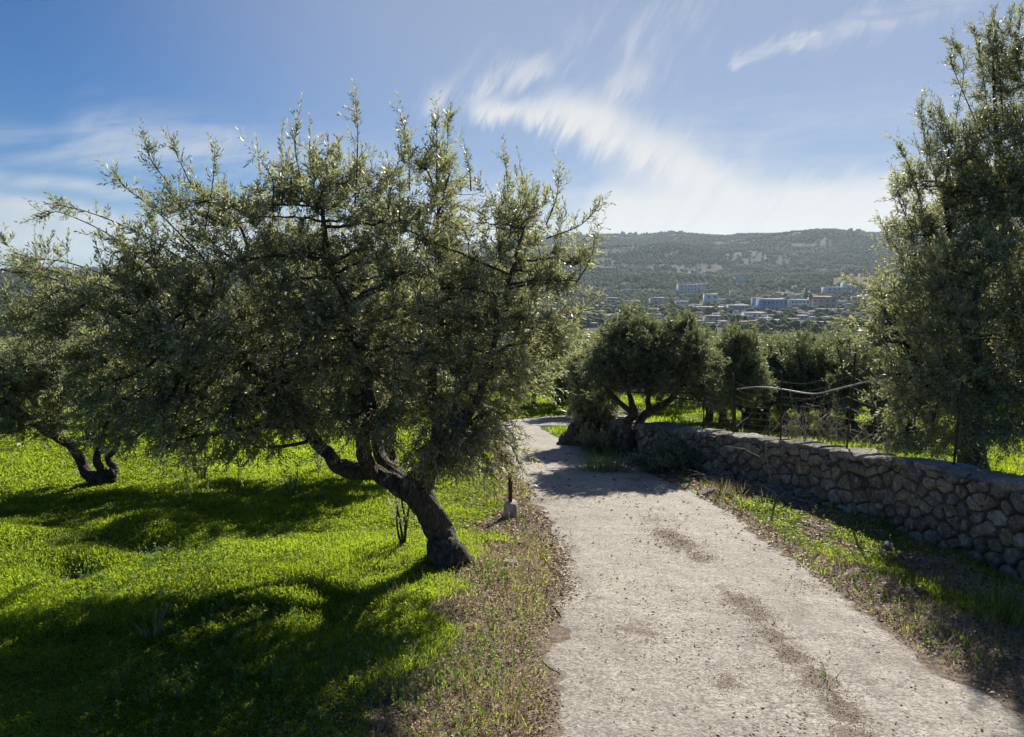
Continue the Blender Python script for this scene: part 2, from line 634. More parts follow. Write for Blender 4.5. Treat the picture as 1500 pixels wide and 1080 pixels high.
def ground_mat():
    m, n = new_mat('ground_soil_and_grass')
    ge = n.n('ShaderNodeNewGeometry')
    pos = ge.outputs['Position']
    g = n.n('ShaderNodeAttribute', attribute_name='green').outputs['Fac']
    far = n.n('ShaderNodeAttribute', attribute_name='far').outputs['Fac']
    n1 = n.noise(pos, 3.0, 5, 0.6)
    n2 = n.noise(pos, 28.0, 5, 0.65)
    n3 = n.noise(pos, 120.0, 3, 0.6)
    soil = n.mix(n.mr(n2, 0.35, 0.65), (0.10, 0.072, 0.05), (0.25, 0.20, 0.15))
    soil = n.mix(n.mr(n3, 0.5, 0.75), soil, (0.36, 0.31, 0.26))
    grass = n.mix(n.mr(n1, 0.35, 0.65), (0.075, 0.12, 0.012), (0.13, 0.19, 0.015))
    grass = n.mix(n.mr(n2, 0.3, 0.7), grass, (0.04, 0.07, 0.012))
    gm = n.mr(n.m('ADD', g, n.m('MULTIPLY', n.m('SUBTRACT', n1, 0.5), 0.9)), 0.4, 0.6)
    near = n.mix(gm, soil, grass)
    # far land: olive groves, terraces and fields
    k1 = n.noise(pos, 0.006, 4, 0.6)
    k2 = n.noise(pos, 0.03, 5, 0.65)
    mp = n.n('ShaderNodeMapping', ins={0: pos})
    mp.inputs['Scale'].default_value = (0.35, 0.35, 3.0)
    vr = n.n('ShaderNodeTexVoronoi', ins={'Vector': mp.outputs[0], 'Scale': 0.028})
    fieldc = n.n('ShaderNodeValToRGB', ins={0: n.n('ShaderNodeSeparateColor', ins={0: vr.outputs['Color']}).outputs[0]})
    cr = fieldc.color_ramp
    cr.interpolation = 'CONSTANT'
    cols = [(0, (0.03, 0.045, 0.02)), (0.2, (0.045, 0.06, 0.026)), (0.38, (0.035, 0.05, 0.024)), (0.55, (0.07, 0.075, 0.04)), (0.68, (0.04, 0.055, 0.024)),
            (0.86, (0.11, 0.105, 0.07)), (0.93, (0.05, 0.08, 0.025))]
    cr.elements[0].position = 0
    cr.elements[0].color = (*cols[0][1], 1)
    cr.elements[1].position = cols[1][0]
    cr.elements[1].color = (*cols[1][1], 1)
    for p_, c_ in cols[2:]:
        e = cr.elements.new(p_)
        e.color = (*c_, 1)
    sepp = n.n('ShaderNodeSeparateXYZ', ins={0: pos})
    zz = n.m('ADD', sepp.outputs[2], n.m('MULTIPLY', k2, 14))
    ter = n.m('SINE', n.m('MULTIPLY', zz, 0.75))
    tline = n.mr(ter, 0.72, 0.98, 0, 0.45)
    farc = n.mix(n.m('MULTIPLY', tline, n.mr(k1, 0.42, 0.6)), fieldc.outputs[0], (0.14, 0.13, 0.09))
    farc = n.mix(n.mr(k2, 0.46, 0.6, 0, .85), farc, (0.024, 0.04, 0.018))
    farc = n.mix(1.0, farc, (0.42, 0.60, 0.40), 'MULTIPLY')
    col = n.mix(far, near, farc)
    h = n.m('ADD', n.m('MULTIPLY', n2, 0.6), n.m('MULTIPLY', n3, 0.4))
    pb = n.n('ShaderNodeBsdfPrincipled', ins={'Base Color': col, 'Roughness': 0.95, 'Specular IOR Level': 0.1, 'Normal': bump(n, h, 0.9, 0.02)})
    out(n, pb.outputs[0])
    return m


M['ground'] = ground_mat()


def road_mat():
    m, n = new_mat('worn_pale_concrete')
    ge = n.n('ShaderNodeNewGeometry')
    pos = ge.outputs['Position']
    st = n.n('ShaderNodeAttribute', attribute_name='stain').outputs['Fac']
    a = n.noise(pos, 1.3, 5, 0.6)
    b = n.noise(pos, 60.0, 4, 0.7)
    c = n.noise(pos, 190.0, 3, 0.7)
    d = n.noise(pos, 9.0, 6, 0.7, 0.3)
    vo = n.n('ShaderNodeTexVoronoi', ins={'Vector': pos, 'Scale': 75.0})
    vs = n.n('ShaderNodeSeparateColor', ins={0: vo.outputs['Color']})
    col = n.mix(n.mr(a, 0.3, 0.7), (0.41, 0.375, 0.315), (0.54, 0.50, 0.43))
    col = n.mix(n.mr(b, 0.42, 0.58, 0, 0.75), col, (0.21, 0.18, 0.15))
    col = n.mix(n.mr(vs.outputs[0], 0.75, 0.95, 0, 0.6), col, (0.56, 0.53, 0.48))
    col = n.mix(n.mr(vs.outputs[1], 0.86, 0.95, 0, 0.65), col, (0.15, 0.12, 0.10))
    e2 = n.noise(pos, 22.0, 5, 0.7, 0.4)
    col = n.mix(n.mr(e2, 0.48, 0.66, 0, 0.5), col, (0.21, 0.175, 0.145))
    col = n.mix(n.mr(n.noise(pos, 4.2, 4, 0.65, 0.5), 0.5, 0.7, 0, 0.35), col, (0.24, 0.205, 0.175))
    col = n.mix(n.mr(d, 0.54, 0.72, 0, 0.55), col, (0.19, 0.15, 0.12))
    st = n.m('MULTIPLY', st, 1.25)
    sm = n.mr(n.m('ADD', st, n.m('MULTIPLY', n.m('SUBTRACT', n.m('ADD', n.m('MULTIPLY', d, 0.6), n.m('MULTIPLY', b, 0.4)), 0.5), 3.4)), 0.42, 0.75)
    col = n.mix(n.m('MULTIPLY', sm, 0.75), col, n.mix(c, (0.07, 0.05, 0.036), (0.24, 0.18, 0.13)))
    mpw = n.n('ShaderNodeMapping', ins={0: pos})
    mpw.inputs['Scale'].default_value = (2.0, 0.7, 1.0)
    wear = n.noise(mpw.outputs[0], 1.1, 6, 0.68, 0.8)
    wm = n.m('MULTIPLY', n.mr(wear, 0.5, 0.68), n.mr(n.noise(pos, 45.0, 4, 0.7), 0.3, 0.6))
    col = n.mix(n.m('MULTIPLY', wm, 0.6), col, (0.175, 0.145, 0.12))
    col = n.mix(n.mr(wear, 0.45, 0.3, 0, 0.35), col, (0.50, 0.46, 0.38))
    # hairline cracks
    cv = n.n('ShaderNodeTexVoronoi', feature='DISTANCE_TO_EDGE',
             ins={'Vector': n.n('ShaderNodeVectorMath', operation='ADD', ins={0: pos, 1: n.n('ShaderNodeVectorMath', operation='SCALE', ins={0: n.n('ShaderNodeTexNoise', ins={'Vector': pos, 'Scale': 4.0}).outputs[1], 'Scale': 0.35}).outputs[0]}).outputs[0], 'Scale': 0.62})
    crack = n.mr(cv.outputs['Distance'], 0.0, 0.006, 0.5, 0.0)
    col = n.mix(n.m('MULTIPLY', crack, n.mr(a, 0.45, 0.6)), col, (0.10, 0.08, 0.06))
    h = n.m('ADD', n.m('ADD', n.m('MULTIPLY', e2, 1.6), n.m('MULTIPLY', b, 0.8)), n.m('ADD', n.m('MULTIPLY', c, 0.35), n.m('MULTIPLY', vs.outputs[0], 0.5)))
    pb = n.n('ShaderNodeBsdfPrincipled', ins={'Base Color': col, 'Roughness': 0.85, 'Specular IOR Level': 0.25, 'Normal': bump(n, h, 0.9, 0.008)})
    out(n, pb.outputs[0])
    return m


M['road'] = road_mat()


def stone_mat(name, cols, scale=9.0, lichen=0.5):
    m, n = new_mat(name)
    ge = n.n('ShaderNodeNewGeometry')
    pos = ge.outputs['Position']
    at = n.n('ShaderNodeAttribute', attribute_name='tint').outputs['Fac']
    rp = n.n('ShaderNodeValToRGB', ins={0: at})
    cr = rp.color_ramp
    cr.elements[0].color = (*cols[0], 1)
    cr.elements[1].color = (*cols[-1], 1)
    for i, c_ in enumerate(cols[1:-1]):
        e = cr.elements.new((i + 1) / (len(cols) - 1))
        e.color = (*c_, 1)
    a = n.noise(pos, scale, 5, 0.65)
    b = n.noise(pos, scale * 6, 5, 0.65)
    c = n.noise(pos, scale * 1.7, 4, 0.6, 0.6)
    col = n.mix(n.mr(a, 0.35, 0.7, 0, 0.65), rp.outputs[0], (0.10, 0.085, 0.07))
    col = n.mix(n.mr(b, 0.50, 0.62, 0, 0.65), col, (0.40, 0.37, 0.31))
    col = n.mix(n.mr(n.noise(pos, scale * 2.8, 5, 0.7, 0.8), 0.52, 0.60, 0, 0.6), col, (0.07, 0.06, 0.05))
    col = n.mix(n.mr(c, 0.56, 0.64, 0, lichen * 1.3), col, (0.52, 0.50, 0.44))
    col = n.mix(n.mr(n.noise(pos, scale * 0.8, 3, 0.6), 0.62, 0.72, 0, 0.35), col, (0.10, 0.11, 0.04))
    pb = n.n('ShaderNodeBsdfPrincipled', ins={'Base Color': col, 'Roughness': 0.9, 'Specular IOR Level': 0.2,
                                              'Normal': bump(n, n.m('ADD', n.m('MULTIPLY', a, 1.2), b), 1.0, 0.02)})
    out(n, pb.outputs[0])
    return m


M['stone'] = stone_mat('field_stone', [(0.13, 0.115, 0.095), (0.38, 0.34, 0.27), (0.20, 0.15, 0.115), (0.52, 0.48, 0.40), (0.34, 0.25, 0.15), (0.22, 0.20, 0.17)])
M['mortar'] = stone_mat('earthy_mortar', [(0.09, 0.075, 0.06), (0.15, 0.125, 0.10)], 14, 0.1)
M['coping'] = stone_mat('pale_coping', [(0.16, 0.145, 0.12), (0.52, 0.48, 0.42)], 13, 0.55)
M['pale_rock'] = stone_mat('pale_rock', [(0.42, 0.39, 0.34), (0.62, 0.59, 0.53)], 12, 0.3)


def plain(name, col, rough=0.7, metal=0.0, var=0.25, scale=8.0, bumpd=0.0):
    m, n = new_mat(name)
    ge = n.n('ShaderNodeNewGeometry')
    a = n.noise(ge.outputs['Position'], scale, 4, 0.6)
    c = n.mix(n.mr(a, 0.3, 0.7), tuple(x * (1 - var) for x in col), tuple(min(1, x * (1 + var)) for x in col))
    kw = {'Base Color': c, 'Roughness': rough, 'Metallic': metal}
    if bumpd:
        kw['Normal'] = bump(n, a, 0.6, bumpd)
    pb = n.n('ShaderNodeBsdfPrincipled', ins=kw)
    out(n, pb.outputs[0])
    return m


M['rust'] = plain('rusty_iron', (0.07, 0.045, 0.033), 0.8, 0.2, 0.5, 40)
M['wire'] = plain('galvanised_wire', (0.16, 0.16, 0.155), 0.5, 0.6, 0.2, 20)
M['hose'] = plain('pale_hose', (0.55, 0.54, 0.50), 0.5, 0.0, 0.15, 12)
M['concrete'] = plain('rough_concrete', (0.46, 0.43, 0.38), 0.9, 0.0, 0.35, 14, 0.02)
M['deadwood'] = plain('dead_wood', (0.30, 0.26, 0.21), 0.9, 0.0, 0.4, 30)
M['far_foliage'] = None


def far_fol():
    m, n = new_mat('far_foliage')
    ge = n.n('ShaderNodeNewGeometry')
    at = n.n('ShaderNodeAttribute', attribute_name='tint').outputs['Fac']
    a = n.noise(ge.outputs['Position'], 0.9, 4, 0.7)
    c = n.mix(at, (0.018, 0.050, 0.012), (0.05, 0.105, 0.025))
    c = n.mix(n.mr(a, 0.4, 0.65, 0, 0.6), c, (0.02, 0.03, 0.014))
    pb = n.n('ShaderNodeBsdfPrincipled', ins={'Base Color': c, 'Roughness': 0.9, 'Specular IOR Level': 0.1, 'Normal': bump(n, a, 1.0, 0.8)})
    out(n, pb.outputs[0])
    return m


M['far_foliage'] = far_fol()

rng = np.random.default_rng(11)

# ------------------------------------------------------------------ ground (one sheet, reaching the horizon)
az = np.concatenate([np.linspace(-180, -50, 54)[:-1], np.linspace(-50, 50, 440), np.linspace(50, 180, 54)[1:-1]])
az = np.radians(az)
rr = np.concatenate([np.linspace(0.4, 2.4, 12)[:-1], np.geomspace(2.4, 5200, 300)])
A_, R_ = np.meshgrid(az, rr)
gx = np.sin(A_) * R_
gy = np.cos(A_) * R_
gz = terrain(gx, gy)


def greenness(x, y):
    """1 = grass, 0 = bare soil and litter"""
    dl = xl(y) - x
    dr = x - xr(y)
    off = x - xw(y)
    left = smooth(0.35, 0.95, dl + (fbm(x * 2.2, y * 2.2, 40) - 0.5) * 0.9 + 0.22 * np.clip((y - 7) / 3, -0.7, 1) + 0.05)
    verge = smooth(0.06, 0.3, dr - .35 * smooth(6.2, 4.6, y)) * (0.15 + 0.75 * smooth(0.38, 0.6, fbm(x * 2.5, y * 1.3, 41))) * (1 - smooth(7.6, 8.8, y) * 0.85) * (.3 + .7 * smooth(3.9, 4.9, y))
    back = smooth(0.3, 0.5, off) * (0.55 + 0.45 * smooth(0.35, 0.6, fbm(x * 1.3, y * 1.3, 43)))
    g = np.where(dl > 0, left, np.where(off > 0.25, back, verge))
    for (mx, my, rad, hgt) in MOUNDS[:5]:
        if hgt < 0:
            g = g * (1 - np.exp(-((x - mx) ** 2 + (y - my) ** 2) / (rad * 0.9) ** 2))
    g = np.where((y > 15.3) & (off < .3), 0.8 + 0 * g, g)
    return g


gg = greenness(gx, gy)
gfar = smooth(80, 200, R_)
nr_, na_ = gx.shape
Vg = np.stack([gx, gy, gz], -1).reshape(-1, 3)
i, j = np.meshgrid(np.arange(nr_ - 1), np.arange(na_), indexing='ij')
j2 = (j + 1) % na_
Qg = np.stack([i * na_ + j, i * na_ + j2, (i + 1) * na_ + j2, (i + 1) * na_ + j], -1).reshape(-1, 4)[:, ::-1]
Vg = np.vstack([Vg, [[0, 0, tz(0, 0)]]])
jj = np.arange(na_)
Tg = np.stack([(jj + 1) % na_, jj, np.full(na_, len(Vg) - 1)], -1)
gatt = {'green': np.append(gg.ravel(), 0), 'far': np.append(gfar.ravel(), 0)}
ground = mesh_np('ground', Vg, Qg, M['ground'], tri=Tg, smooth_shade=True, attrs=gatt)
tag(ground, kind='structure')

# ------------------------------------------------------------------ road
ys = np.concatenate([np.arange(-6, 1.5, 0.15), np.arange(1.5, 8, 0.025), np.arange(8, YEND, 0.06)])
nx = 90
e = np.linspace(0, 1, nx)
jl = (fbm(ys * 1.7, ys * 0 + 3, 60, 5) - 0.5) * 0.22 + (fbm(ys * 7, ys * 0 + 1, 62, 4) - 0.5) * 0.16
jr = (fbm(ys * 1.3, ys * 0 + 8, 61, 5) - 0.5) * 0.28 + (fbm(ys * 7, ys * 0 + 5, 63, 4) - 0.5) * 0.16
L_ = xl(ys) + jl
R2 = xr(ys) + jr
RX = L_[:, None] + (R2 - L_)[:, None] * e[None]
RY = np.repeat(ys[:, None], nx, 1)
# the lane turns to the right behind the dark tree
bend = np.array([plane_hit(*p) for p in [(780, 621), (815, 617), (850, 614), (900, 611)]])
crown = 0.016 - 0.013 * (np.abs(e[None] - 0.5) * 2) ** 6
RZ = terrain(RX, RY) + crown + (fbm(RX * 2, RY * 2, 66, 4) - 0.5) * 0.022 + (fbm(RX * 9, RY * 9, 67, 4) - 0.5) * 0.014
stain = np.zeros_like(RX)
for (px, py, rad, s) in [(975, 785, 0.12, .8), (1000, 800, 0.13, .9), (1025, 820, .10, .7), (1060, 865, .10, .55), (1085, 885, .12, .8), (1110, 905, .10, .7), (1130, 935, .08, .8),
                         (1160, 965, .08, .9), (1195, 1000, .09, .9), (1235, 1045, .08, .9), (1260, 1090, .08, .9), (1065, 1005, .07, .6), (940, 930, .12, .35),
                         (950, 765, .15, .4), (880, 690, .3, .3), (1180, 860, .12, .5), (790, 735, .12, .7), (800, 640, .3, .3), (1370, 960, .2, .5)]:
    q = plane_hit(px, py)
    stain = np.maximum(stain, s * np.exp(-((RX - q[0]) ** 2 + ((RY - q[1]) * 0.7) ** 2) / rad ** 2))
edge = np.minimum(RX - L_[:, None], R2[:, None] - RX)
stain = np.maximum(stain, 0.6 * (1 - smooth(0.0, 0.06, edge)))
stain = stain + 0.22 * (smooth(0.45, 0.7, fbm(RX * 1.5, RY * 0.8, 70)))
V_ = np.stack([RX, RY, RZ], -1).reshape(-1, 3)
i, j = np.meshgrid(np.arange(len(ys) - 1), np.arange(nx - 1), indexing='ij')
Q_ = np.stack([i * nx + j, i * nx + j + 1, (i + 1) * nx + j + 1, (i + 1) * nx + j], -1).reshape(-1, 4)
nb = len(V_)
# far arm of the lane
far_c = spline(np.array([[0.5 * (xl(YEND) + xr(YEND)) + 0.25, YEND - 0.5, 0], [0.9, YEND + 0.9, 0], [2.0, YEND + 2.0, 0], [2.9, YEND + 3.2, 0], [3.4, YEND + 5, 0]]), n=60)
tn = np.gradient(far_c, axis=0)
tn /= np.linalg.norm(tn, axis=1)[:, None]
nn = np.stack([tn[:, 1], -tn[:, 0], 0 * tn[:, 0]], -1)
cc = np.linspace(-0.95, 0.95, 12)
FV = far_c[:, None, :] + nn[:, None, :] * cc[None, :, None]
FV[:, :, 2] = terrain(FV[:, :, 0], FV[:, :, 1]) + 0.022
i, j = np.meshgrid(np.arange(59), np.arange(11), indexing='ij')
FQ = np.stack([i * 12 + j, i * 12 + j + 1, (i + 1) * 12 + j + 1, (i + 1) * 12 + j], -1).reshape(-1, 4) + nb
V_ = np.vstack([V_, FV.reshape(-1, 3)])
road = mesh_np('road', V_, np.vstack([Q_, FQ]), M['road'], smooth_shade=True, attrs={'stain': np.concatenate([stain.ravel(), np.full(720, 0.15)])})
tag(road, kind='structure')
FARLANE = far_c


def on_road(x, y, pad=0.0):
    x = np.asarray(x, float)
    y = np.asarray(y, float)
    a = (x > xl(y) - pad) & (x < xr(y) + pad) & (y < YEND)
    d = np.min(np.hypot(x[..., None] - FARLANE[:, 0], y[..., None] - FARLANE[:, 1]), -1)
    return a | (d < 0.95 + pad)


# ------------------------------------------------------------------ stone wall
def cell_polys(pts, x0, x1, y0, y1f):
    polys = []
    for k, p in enumerate(pts):
        d = np.hypot(*(pts - p).T)
        nb_ = np.argsort(d)[1:22]
        poly = [(p[0] - 1, p[1] - 1), (p[0] + 1, p[1] - 1), (p[0] + 1, p[1] + 1), (p[0] - 1, p[1] + 1)]

        def clip(poly, mx, my, nx_, ny_):
            o = []
            for a in range(len(poly)):
                A = poly[a]
                B = poly[(a + 1) % len(poly)]
                da = (A[0] - mx) * nx_ + (A[1] - my) * ny_
                db = (B[0] - mx) * nx_ + (B[1] - my) * ny_
                if da <= 0:
                    o.append(A)
                if da * db < 0:
                    t = da / (da - db)
                    o.append((A[0] + (B[0] - A[0]) * t, A[1] + (B[1] - A[1]) * t))
            return o

        for q in pts[nb_]:
            poly = clip(poly, (p[0] + q[0]) / 2, (p[1] + q[1]) / 2, q[0] - p[0], q[1] - p[1])
            if len(poly) < 3:
                break
        for c in ((x0, p[1], -1, 0), (x1, p[1], 1, 0), (p[0], y0, 0, -1), (p[0], y1f(p[0]), 0, 1)):
            if len(poly) >= 3:
                poly = clip(poly, *c)
        if len(poly) >= 3:
            polys.append(np.array(poly))
    return polys


WY = np.linspace(0.8, 14.3, 400)
WX = xw(WY)
WS = np.concatenate(([0], np.cumsum(np.hypot(np.diff(WX), np.diff(WY)))))


def wall_pt(s, h, dep):
    """s along the wall, h above its foot, dep out of its face towards the road"""
    y = np.interp(s, WS, WY)
    x = np.interp(s, WS, WX)
    y2 = y + 0.01
    dx = (xw(y2) - xw(y))
    L = np.hypot(dx, 0.01)
    nx_ = -0.01 / L
    ny_ = dx / L
    return np.stack([x + nx_ * dep, y + ny_ * dep, -SLOPE * y + h], -1)


ASP = 1.45
Ltot = WS[-1]
npts = int(Ltot * 0.68 * ASP / 0.031)
wp = np.stack([rng.random(npts) * Ltot, rng.random(npts) * 0.72 * ASP], -1)
for _ in range(9):   # push points apart
    d = wp[:, None] - wp[None]
    dd = np.hypot(d[..., 0], d[..., 1]) + 1e-6
    rad = 0.115 + 0.15 * (np.sin(np.arange(npts) * 12.9898) * .5 + .5) ** 1.6
    rs = (rad[:, None] + rad[None]) / 2
    f = np.clip(rs - dd, 0, None) / dd * 0.4
    np.fill_diagonal(f, 0)
    wp += (d * f[..., None]).sum(1)
    wp[:, 0] = np.clip(wp[:, 0], 0.02, Ltot - 0.02)
    wp[:, 1] = np.clip(wp[:, 1], 0.03, 0.78 * ASP)


def htop(s):
    return float(wh(np.interp(s, WS, WY))) * 1.0


polys = cell_polys(wp, 0, Ltot, -0.02, lambda s: htop(s) * ASP)
sb = MB()
for k, pl in enumerate(polys):
    pl = pl / np.array([1, ASP])
    for _ in range(1):
        nxt = np.roll(pl, -1, 0)
        pl = np.stack([pl * 0.85 + nxt * 0.15, pl * 0.15 + nxt * 0.85], 1).reshape(-1, 2)
    per = np.concatenate(([0], np.cumsum(np.hypot(*(np.roll(pl, -1, 0) - pl).T))))
    tt = np.linspace(0, per[-1], 25)[:-1]
    ext = np.vstack([pl, pl[:1]])
    ring = np.stack([np.interp(tt, per, ext[:, 0]), np.interp(tt, per, ext[:, 1])], -1)
    c = ring.mean(0)
    size = np.hypot(*(ring - c).T).mean()
    if size < 0.02:
        continue
    ring = ring + (np.stack([fbm(ring[:, 0] * 30, ring[:, 1] * 30, 80), fbm(ring[:, 0] * 30, ring[:, 1] * 30, 81)], -1) - 0.5) * 0.03
    bulge = 0.008 + 0.03 * rng.random() ** 2
    tilt = rng.normal(size=2) * 0.12
    shr = 1 - (0.006 + 0.012 * rng.random()) / size
    rings = []
    for sc, dep in ((shr, -0.035), (shr * 0.985, bulge * 0.3), (shr * 0.93, bulge * 0.8), (shr * 0.62, bulge), (shr * 0.3, bulge * 1.0)):
        q = c + (ring - c) * sc
        dp = dep + ((q - c) @ tilt) * (dep > 0) + (fbm(q[:, 0] * 16, q[:, 1] * 16, 83, 3) - 0.5) * 0.035 * (dep > 0)
        rings.append(wall_pt(q[:, 0], q[:, 1], dp))
    rings.append(wall_pt(c[0] + np.zeros(1), c[1] + np.zeros(1), np.array([bulge * 1.05])))
    V_ = np.vstack(rings)
    n_ = 24
    qs = []
    jj = np.arange(n_)
    kk = (jj + 1) % n_
    for r_ in range(4):
        qs.append(np.stack([r_ * n_ + jj, r_ * n_ + kk, (r_ + 1) * n_ + kk, (r_ + 1) * n_ + jj], -1))
    T_ = np.stack([4 * n_ + jj, 4 * n_ + kk, np.full(n_, 5 * n_)], -1)
    sb.add(V_, np.vstack(qs), T_, rng.random())
wloc = (float(xw(6)), 6.0, tz(float(xw(6)), 6.0))
wall = empty('stone_wall', wloc, 'low dry stone retaining wall with a pale coping running beside the lane', 'wall')
sb.build('stones', M['stone'], wall, True)
# core and coping
ss = np.linspace(0, Ltot, 700)
hh_ = np.array([htop(s) for s in ss])
cv = []
for s_, h_ in zip(ss, hh_):
    cv.append([wall_pt(s_, -0.25, -0.012), wall_pt(s_, h_ - 0.01, -0.012), wall_pt(s_, h_ - 0.01, -0.36), wall_pt(s_, -0.25, -0.36)])
cv = np.array(cv)
ns = len(ss)
i, j = np.meshgrid(np.arange(ns - 1), np.arange(4), indexing='ij')
j2 = (j + 1) % 4
mb = MB()
mb.add(cv.reshape(-1, 3), np.stack([i * 4 + j, i * 4 + j2, (i + 1) * 4 + j2, (i + 1) * 4 + j], -1).reshape(-1, 4))
mb.build('mortar_core', M['mortar'], wall)
ss = np.linspace(0, Ltot, 2200)
bnd = np.cumsum(.16 + .34 * rng.random(80))
sid = np.searchsorted(bnd, ss)
soff = rng.normal(size=90)[sid] * .016
sprd = rng.normal(size=90)[sid] * .022
gap = np.exp(-(np.min(np.abs(ss[:, None] - bnd[None]), 1) / .014) ** 2)
prof = [(0.015, -0.03), (0.03, 0.0), (0.02, 0.022), (-0.03, 0.03), (-0.1, 0.032), (-0.18, 0.033), (-0.26, 0.032), (-0.33, 0.026), (-0.37, 0.0), (-0.37, -0.03)]
cv = np.zeros((len(ss), len(prof), 3))
for k, (dp, hz) in enumerate(prof):
    nz = (fbm(ss * 7 + k * 0.35, ss * 0 + k * 0.6, 90, 4) - 0.5)
    n2z = (fbm(ss * 2.2, ss * 0 + 4, 92, 4) - 0.5)
    dd_ = dp - .02 + nz * (0.08 if k in (1, 2, 0) else 0.03) + n2z * 0.05 + (sprd - gap * .03) * (k < 4)
    hgt = np.array([htop(s) for s in ss]) + hz + (nz * 0.05 + n2z * 0.05 + soff - gap * .035 if 1 <= k <= 8 else 0)
    cv[:, k] = wall_pt(ss, hgt, dd_)
npf = len(prof)
i, j = np.meshgrid(np.arange(len(ss) - 1), np.arange(npf), indexing='ij')
j2 = (j + 1) % npf
mb = MB()
mb.add(cv.reshape(-1, 3), np.stack([i * npf + j, i * npf + j2, (i + 1) * npf + j2, (i + 1) * npf + j], -1).reshape(-1, 4)[:, ::-1], None, np.repeat(rng.random(90)[sid[:-1]], npf))
mb.build('coping', M['coping'], wall, True)


# ------------------------------------------------------------------ olive trees
def sample_blobs(blobs, n, rng, shell=0.45):
    """points in a union of ellipsoids; rows (cx,cy,cz,rx,ry,rz,weight)"""
    B = np.array(blobs, float)
    wgt = B[:, 3] * B[:, 4] * B[:, 5] * B[:, 6]
    k = rng.choice(len(B), n, p=wgt / wgt.sum())
    d = rng.normal(size=(n, 3))
    d /= np.linalg.norm(d, axis=1)[:, None]
    r = rng.random(n) ** shell
    return B[k, :3] + d * r[:, None] * B[k, 3:6], d


def bez(a, b, c, n):
    t = np.linspace(0, 1, n)[:, None]
    return (1 - t) ** 2 * a + 2 * t * (1 - t) * b + t * t * c


def add_shoots(lv, tw, S0, D0, L0, rng, nleaf, leafL, leafW, twr=0.0018, droop=0.25, spread=0.85):
    """straight young shoots with paired leaves along them"""
    n = len(S0)
    D0 = D0 / (np.linalg.norm(D0, axis=1)[:, None] + 1e-9)
    bendv = rng.normal(size=(n, 3)) * 0.25 + np.array([0, 0, -droop])
    ref = rng.normal(size=(n, 3))
    a = np.cross(D0, ref)
    a /= np.linalg.norm(a, axis=1)[:, None] + 1e-9
    b = np.cross(D0, a)
    tk = (np.arange(nleaf) + 0.5) / nleaf
    t = np.clip(tk[None] + rng.normal(size=(n, nleaf)) * 0.015, 0.02, 1)
    pos = S0[:, None] + D0[:, None] * (t * L0[:, None])[..., None] + bendv[:, None] * ((t ** 2) * L0[:, None] * 0.5)[..., None]
    ang = (np.arange(nleaf) // 2 * (math.pi / 2) + np.arange(nleaf) % 2 * math.pi)[None] + rng.normal(size=(n, nleaf)) * 0.45 + rng.random((n, 1)) * 6.28
    radial = np.cos(ang)[..., None] * a[:, None] + np.sin(ang)[..., None] * b[:, None]
    sp = spread * (1.15 - 0.6 * t)[..., None]
    ld = D0[:, None] * 0.8 + radial * sp + bendv[:, None] * t[..., None] * 0.5 + rng.normal(size=(n, nleaf, 3)) * 0.18
    LL = leafL * (0.75 + 0.5 * rng.random((n, nleaf))) * (1 - 0.35 * t ** 4)
    tint = np.clip(rng.normal(size=(n, 1)) * 0.16 + 0.45 + 0.25 * (t - 0.4) + rng.normal(size=(n, nleaf)) * 0.16, 0, 1)
    lv.leaves(pos.reshape(-1, 3), ld.reshape(-1, 3), LL.ravel(), (leafW * (0.8 + 0.4 * rng.random((n, nleaf)))).ravel(), rng, 0.08, tint.ravel())
    if tw is not None:
        # three-sided twig
        P0 = S0
        P1 = S0 + D0 * (L0 * 0.5)[:, None] + bendv * (0.125 * L0)[:, None]
        P2 = S0 + D0 * L0[:, None] + bendv * (0.5 * L0)[:, None]
        rings = []
        for p_, r_ in ((P0, twr), (P1, twr * 0.75), (P2, twr * 0.3)):
            for k in range(3):
                an = k * 2.094
                rings.append(p_ + (a * math.cos(an) + b * math.sin(an)) * r_)
        V_ = np.stack(rings, 1).reshape(-1, 3)
        base = np.arange(n)[:, None] * 9
        qs = []
        for r_ in range(2):
            for k in range(3):
                k2 = (k + 1) % 3
                qs.append(base + np.array([[r_ * 3 + k, r_ * 3 + k2, (r_ + 1) * 3 + k2, (r_ + 1) * 3 + k]]))
        tw.add(V_, np.stack(qs, 1).reshape(-1, 4), None, 0.5)


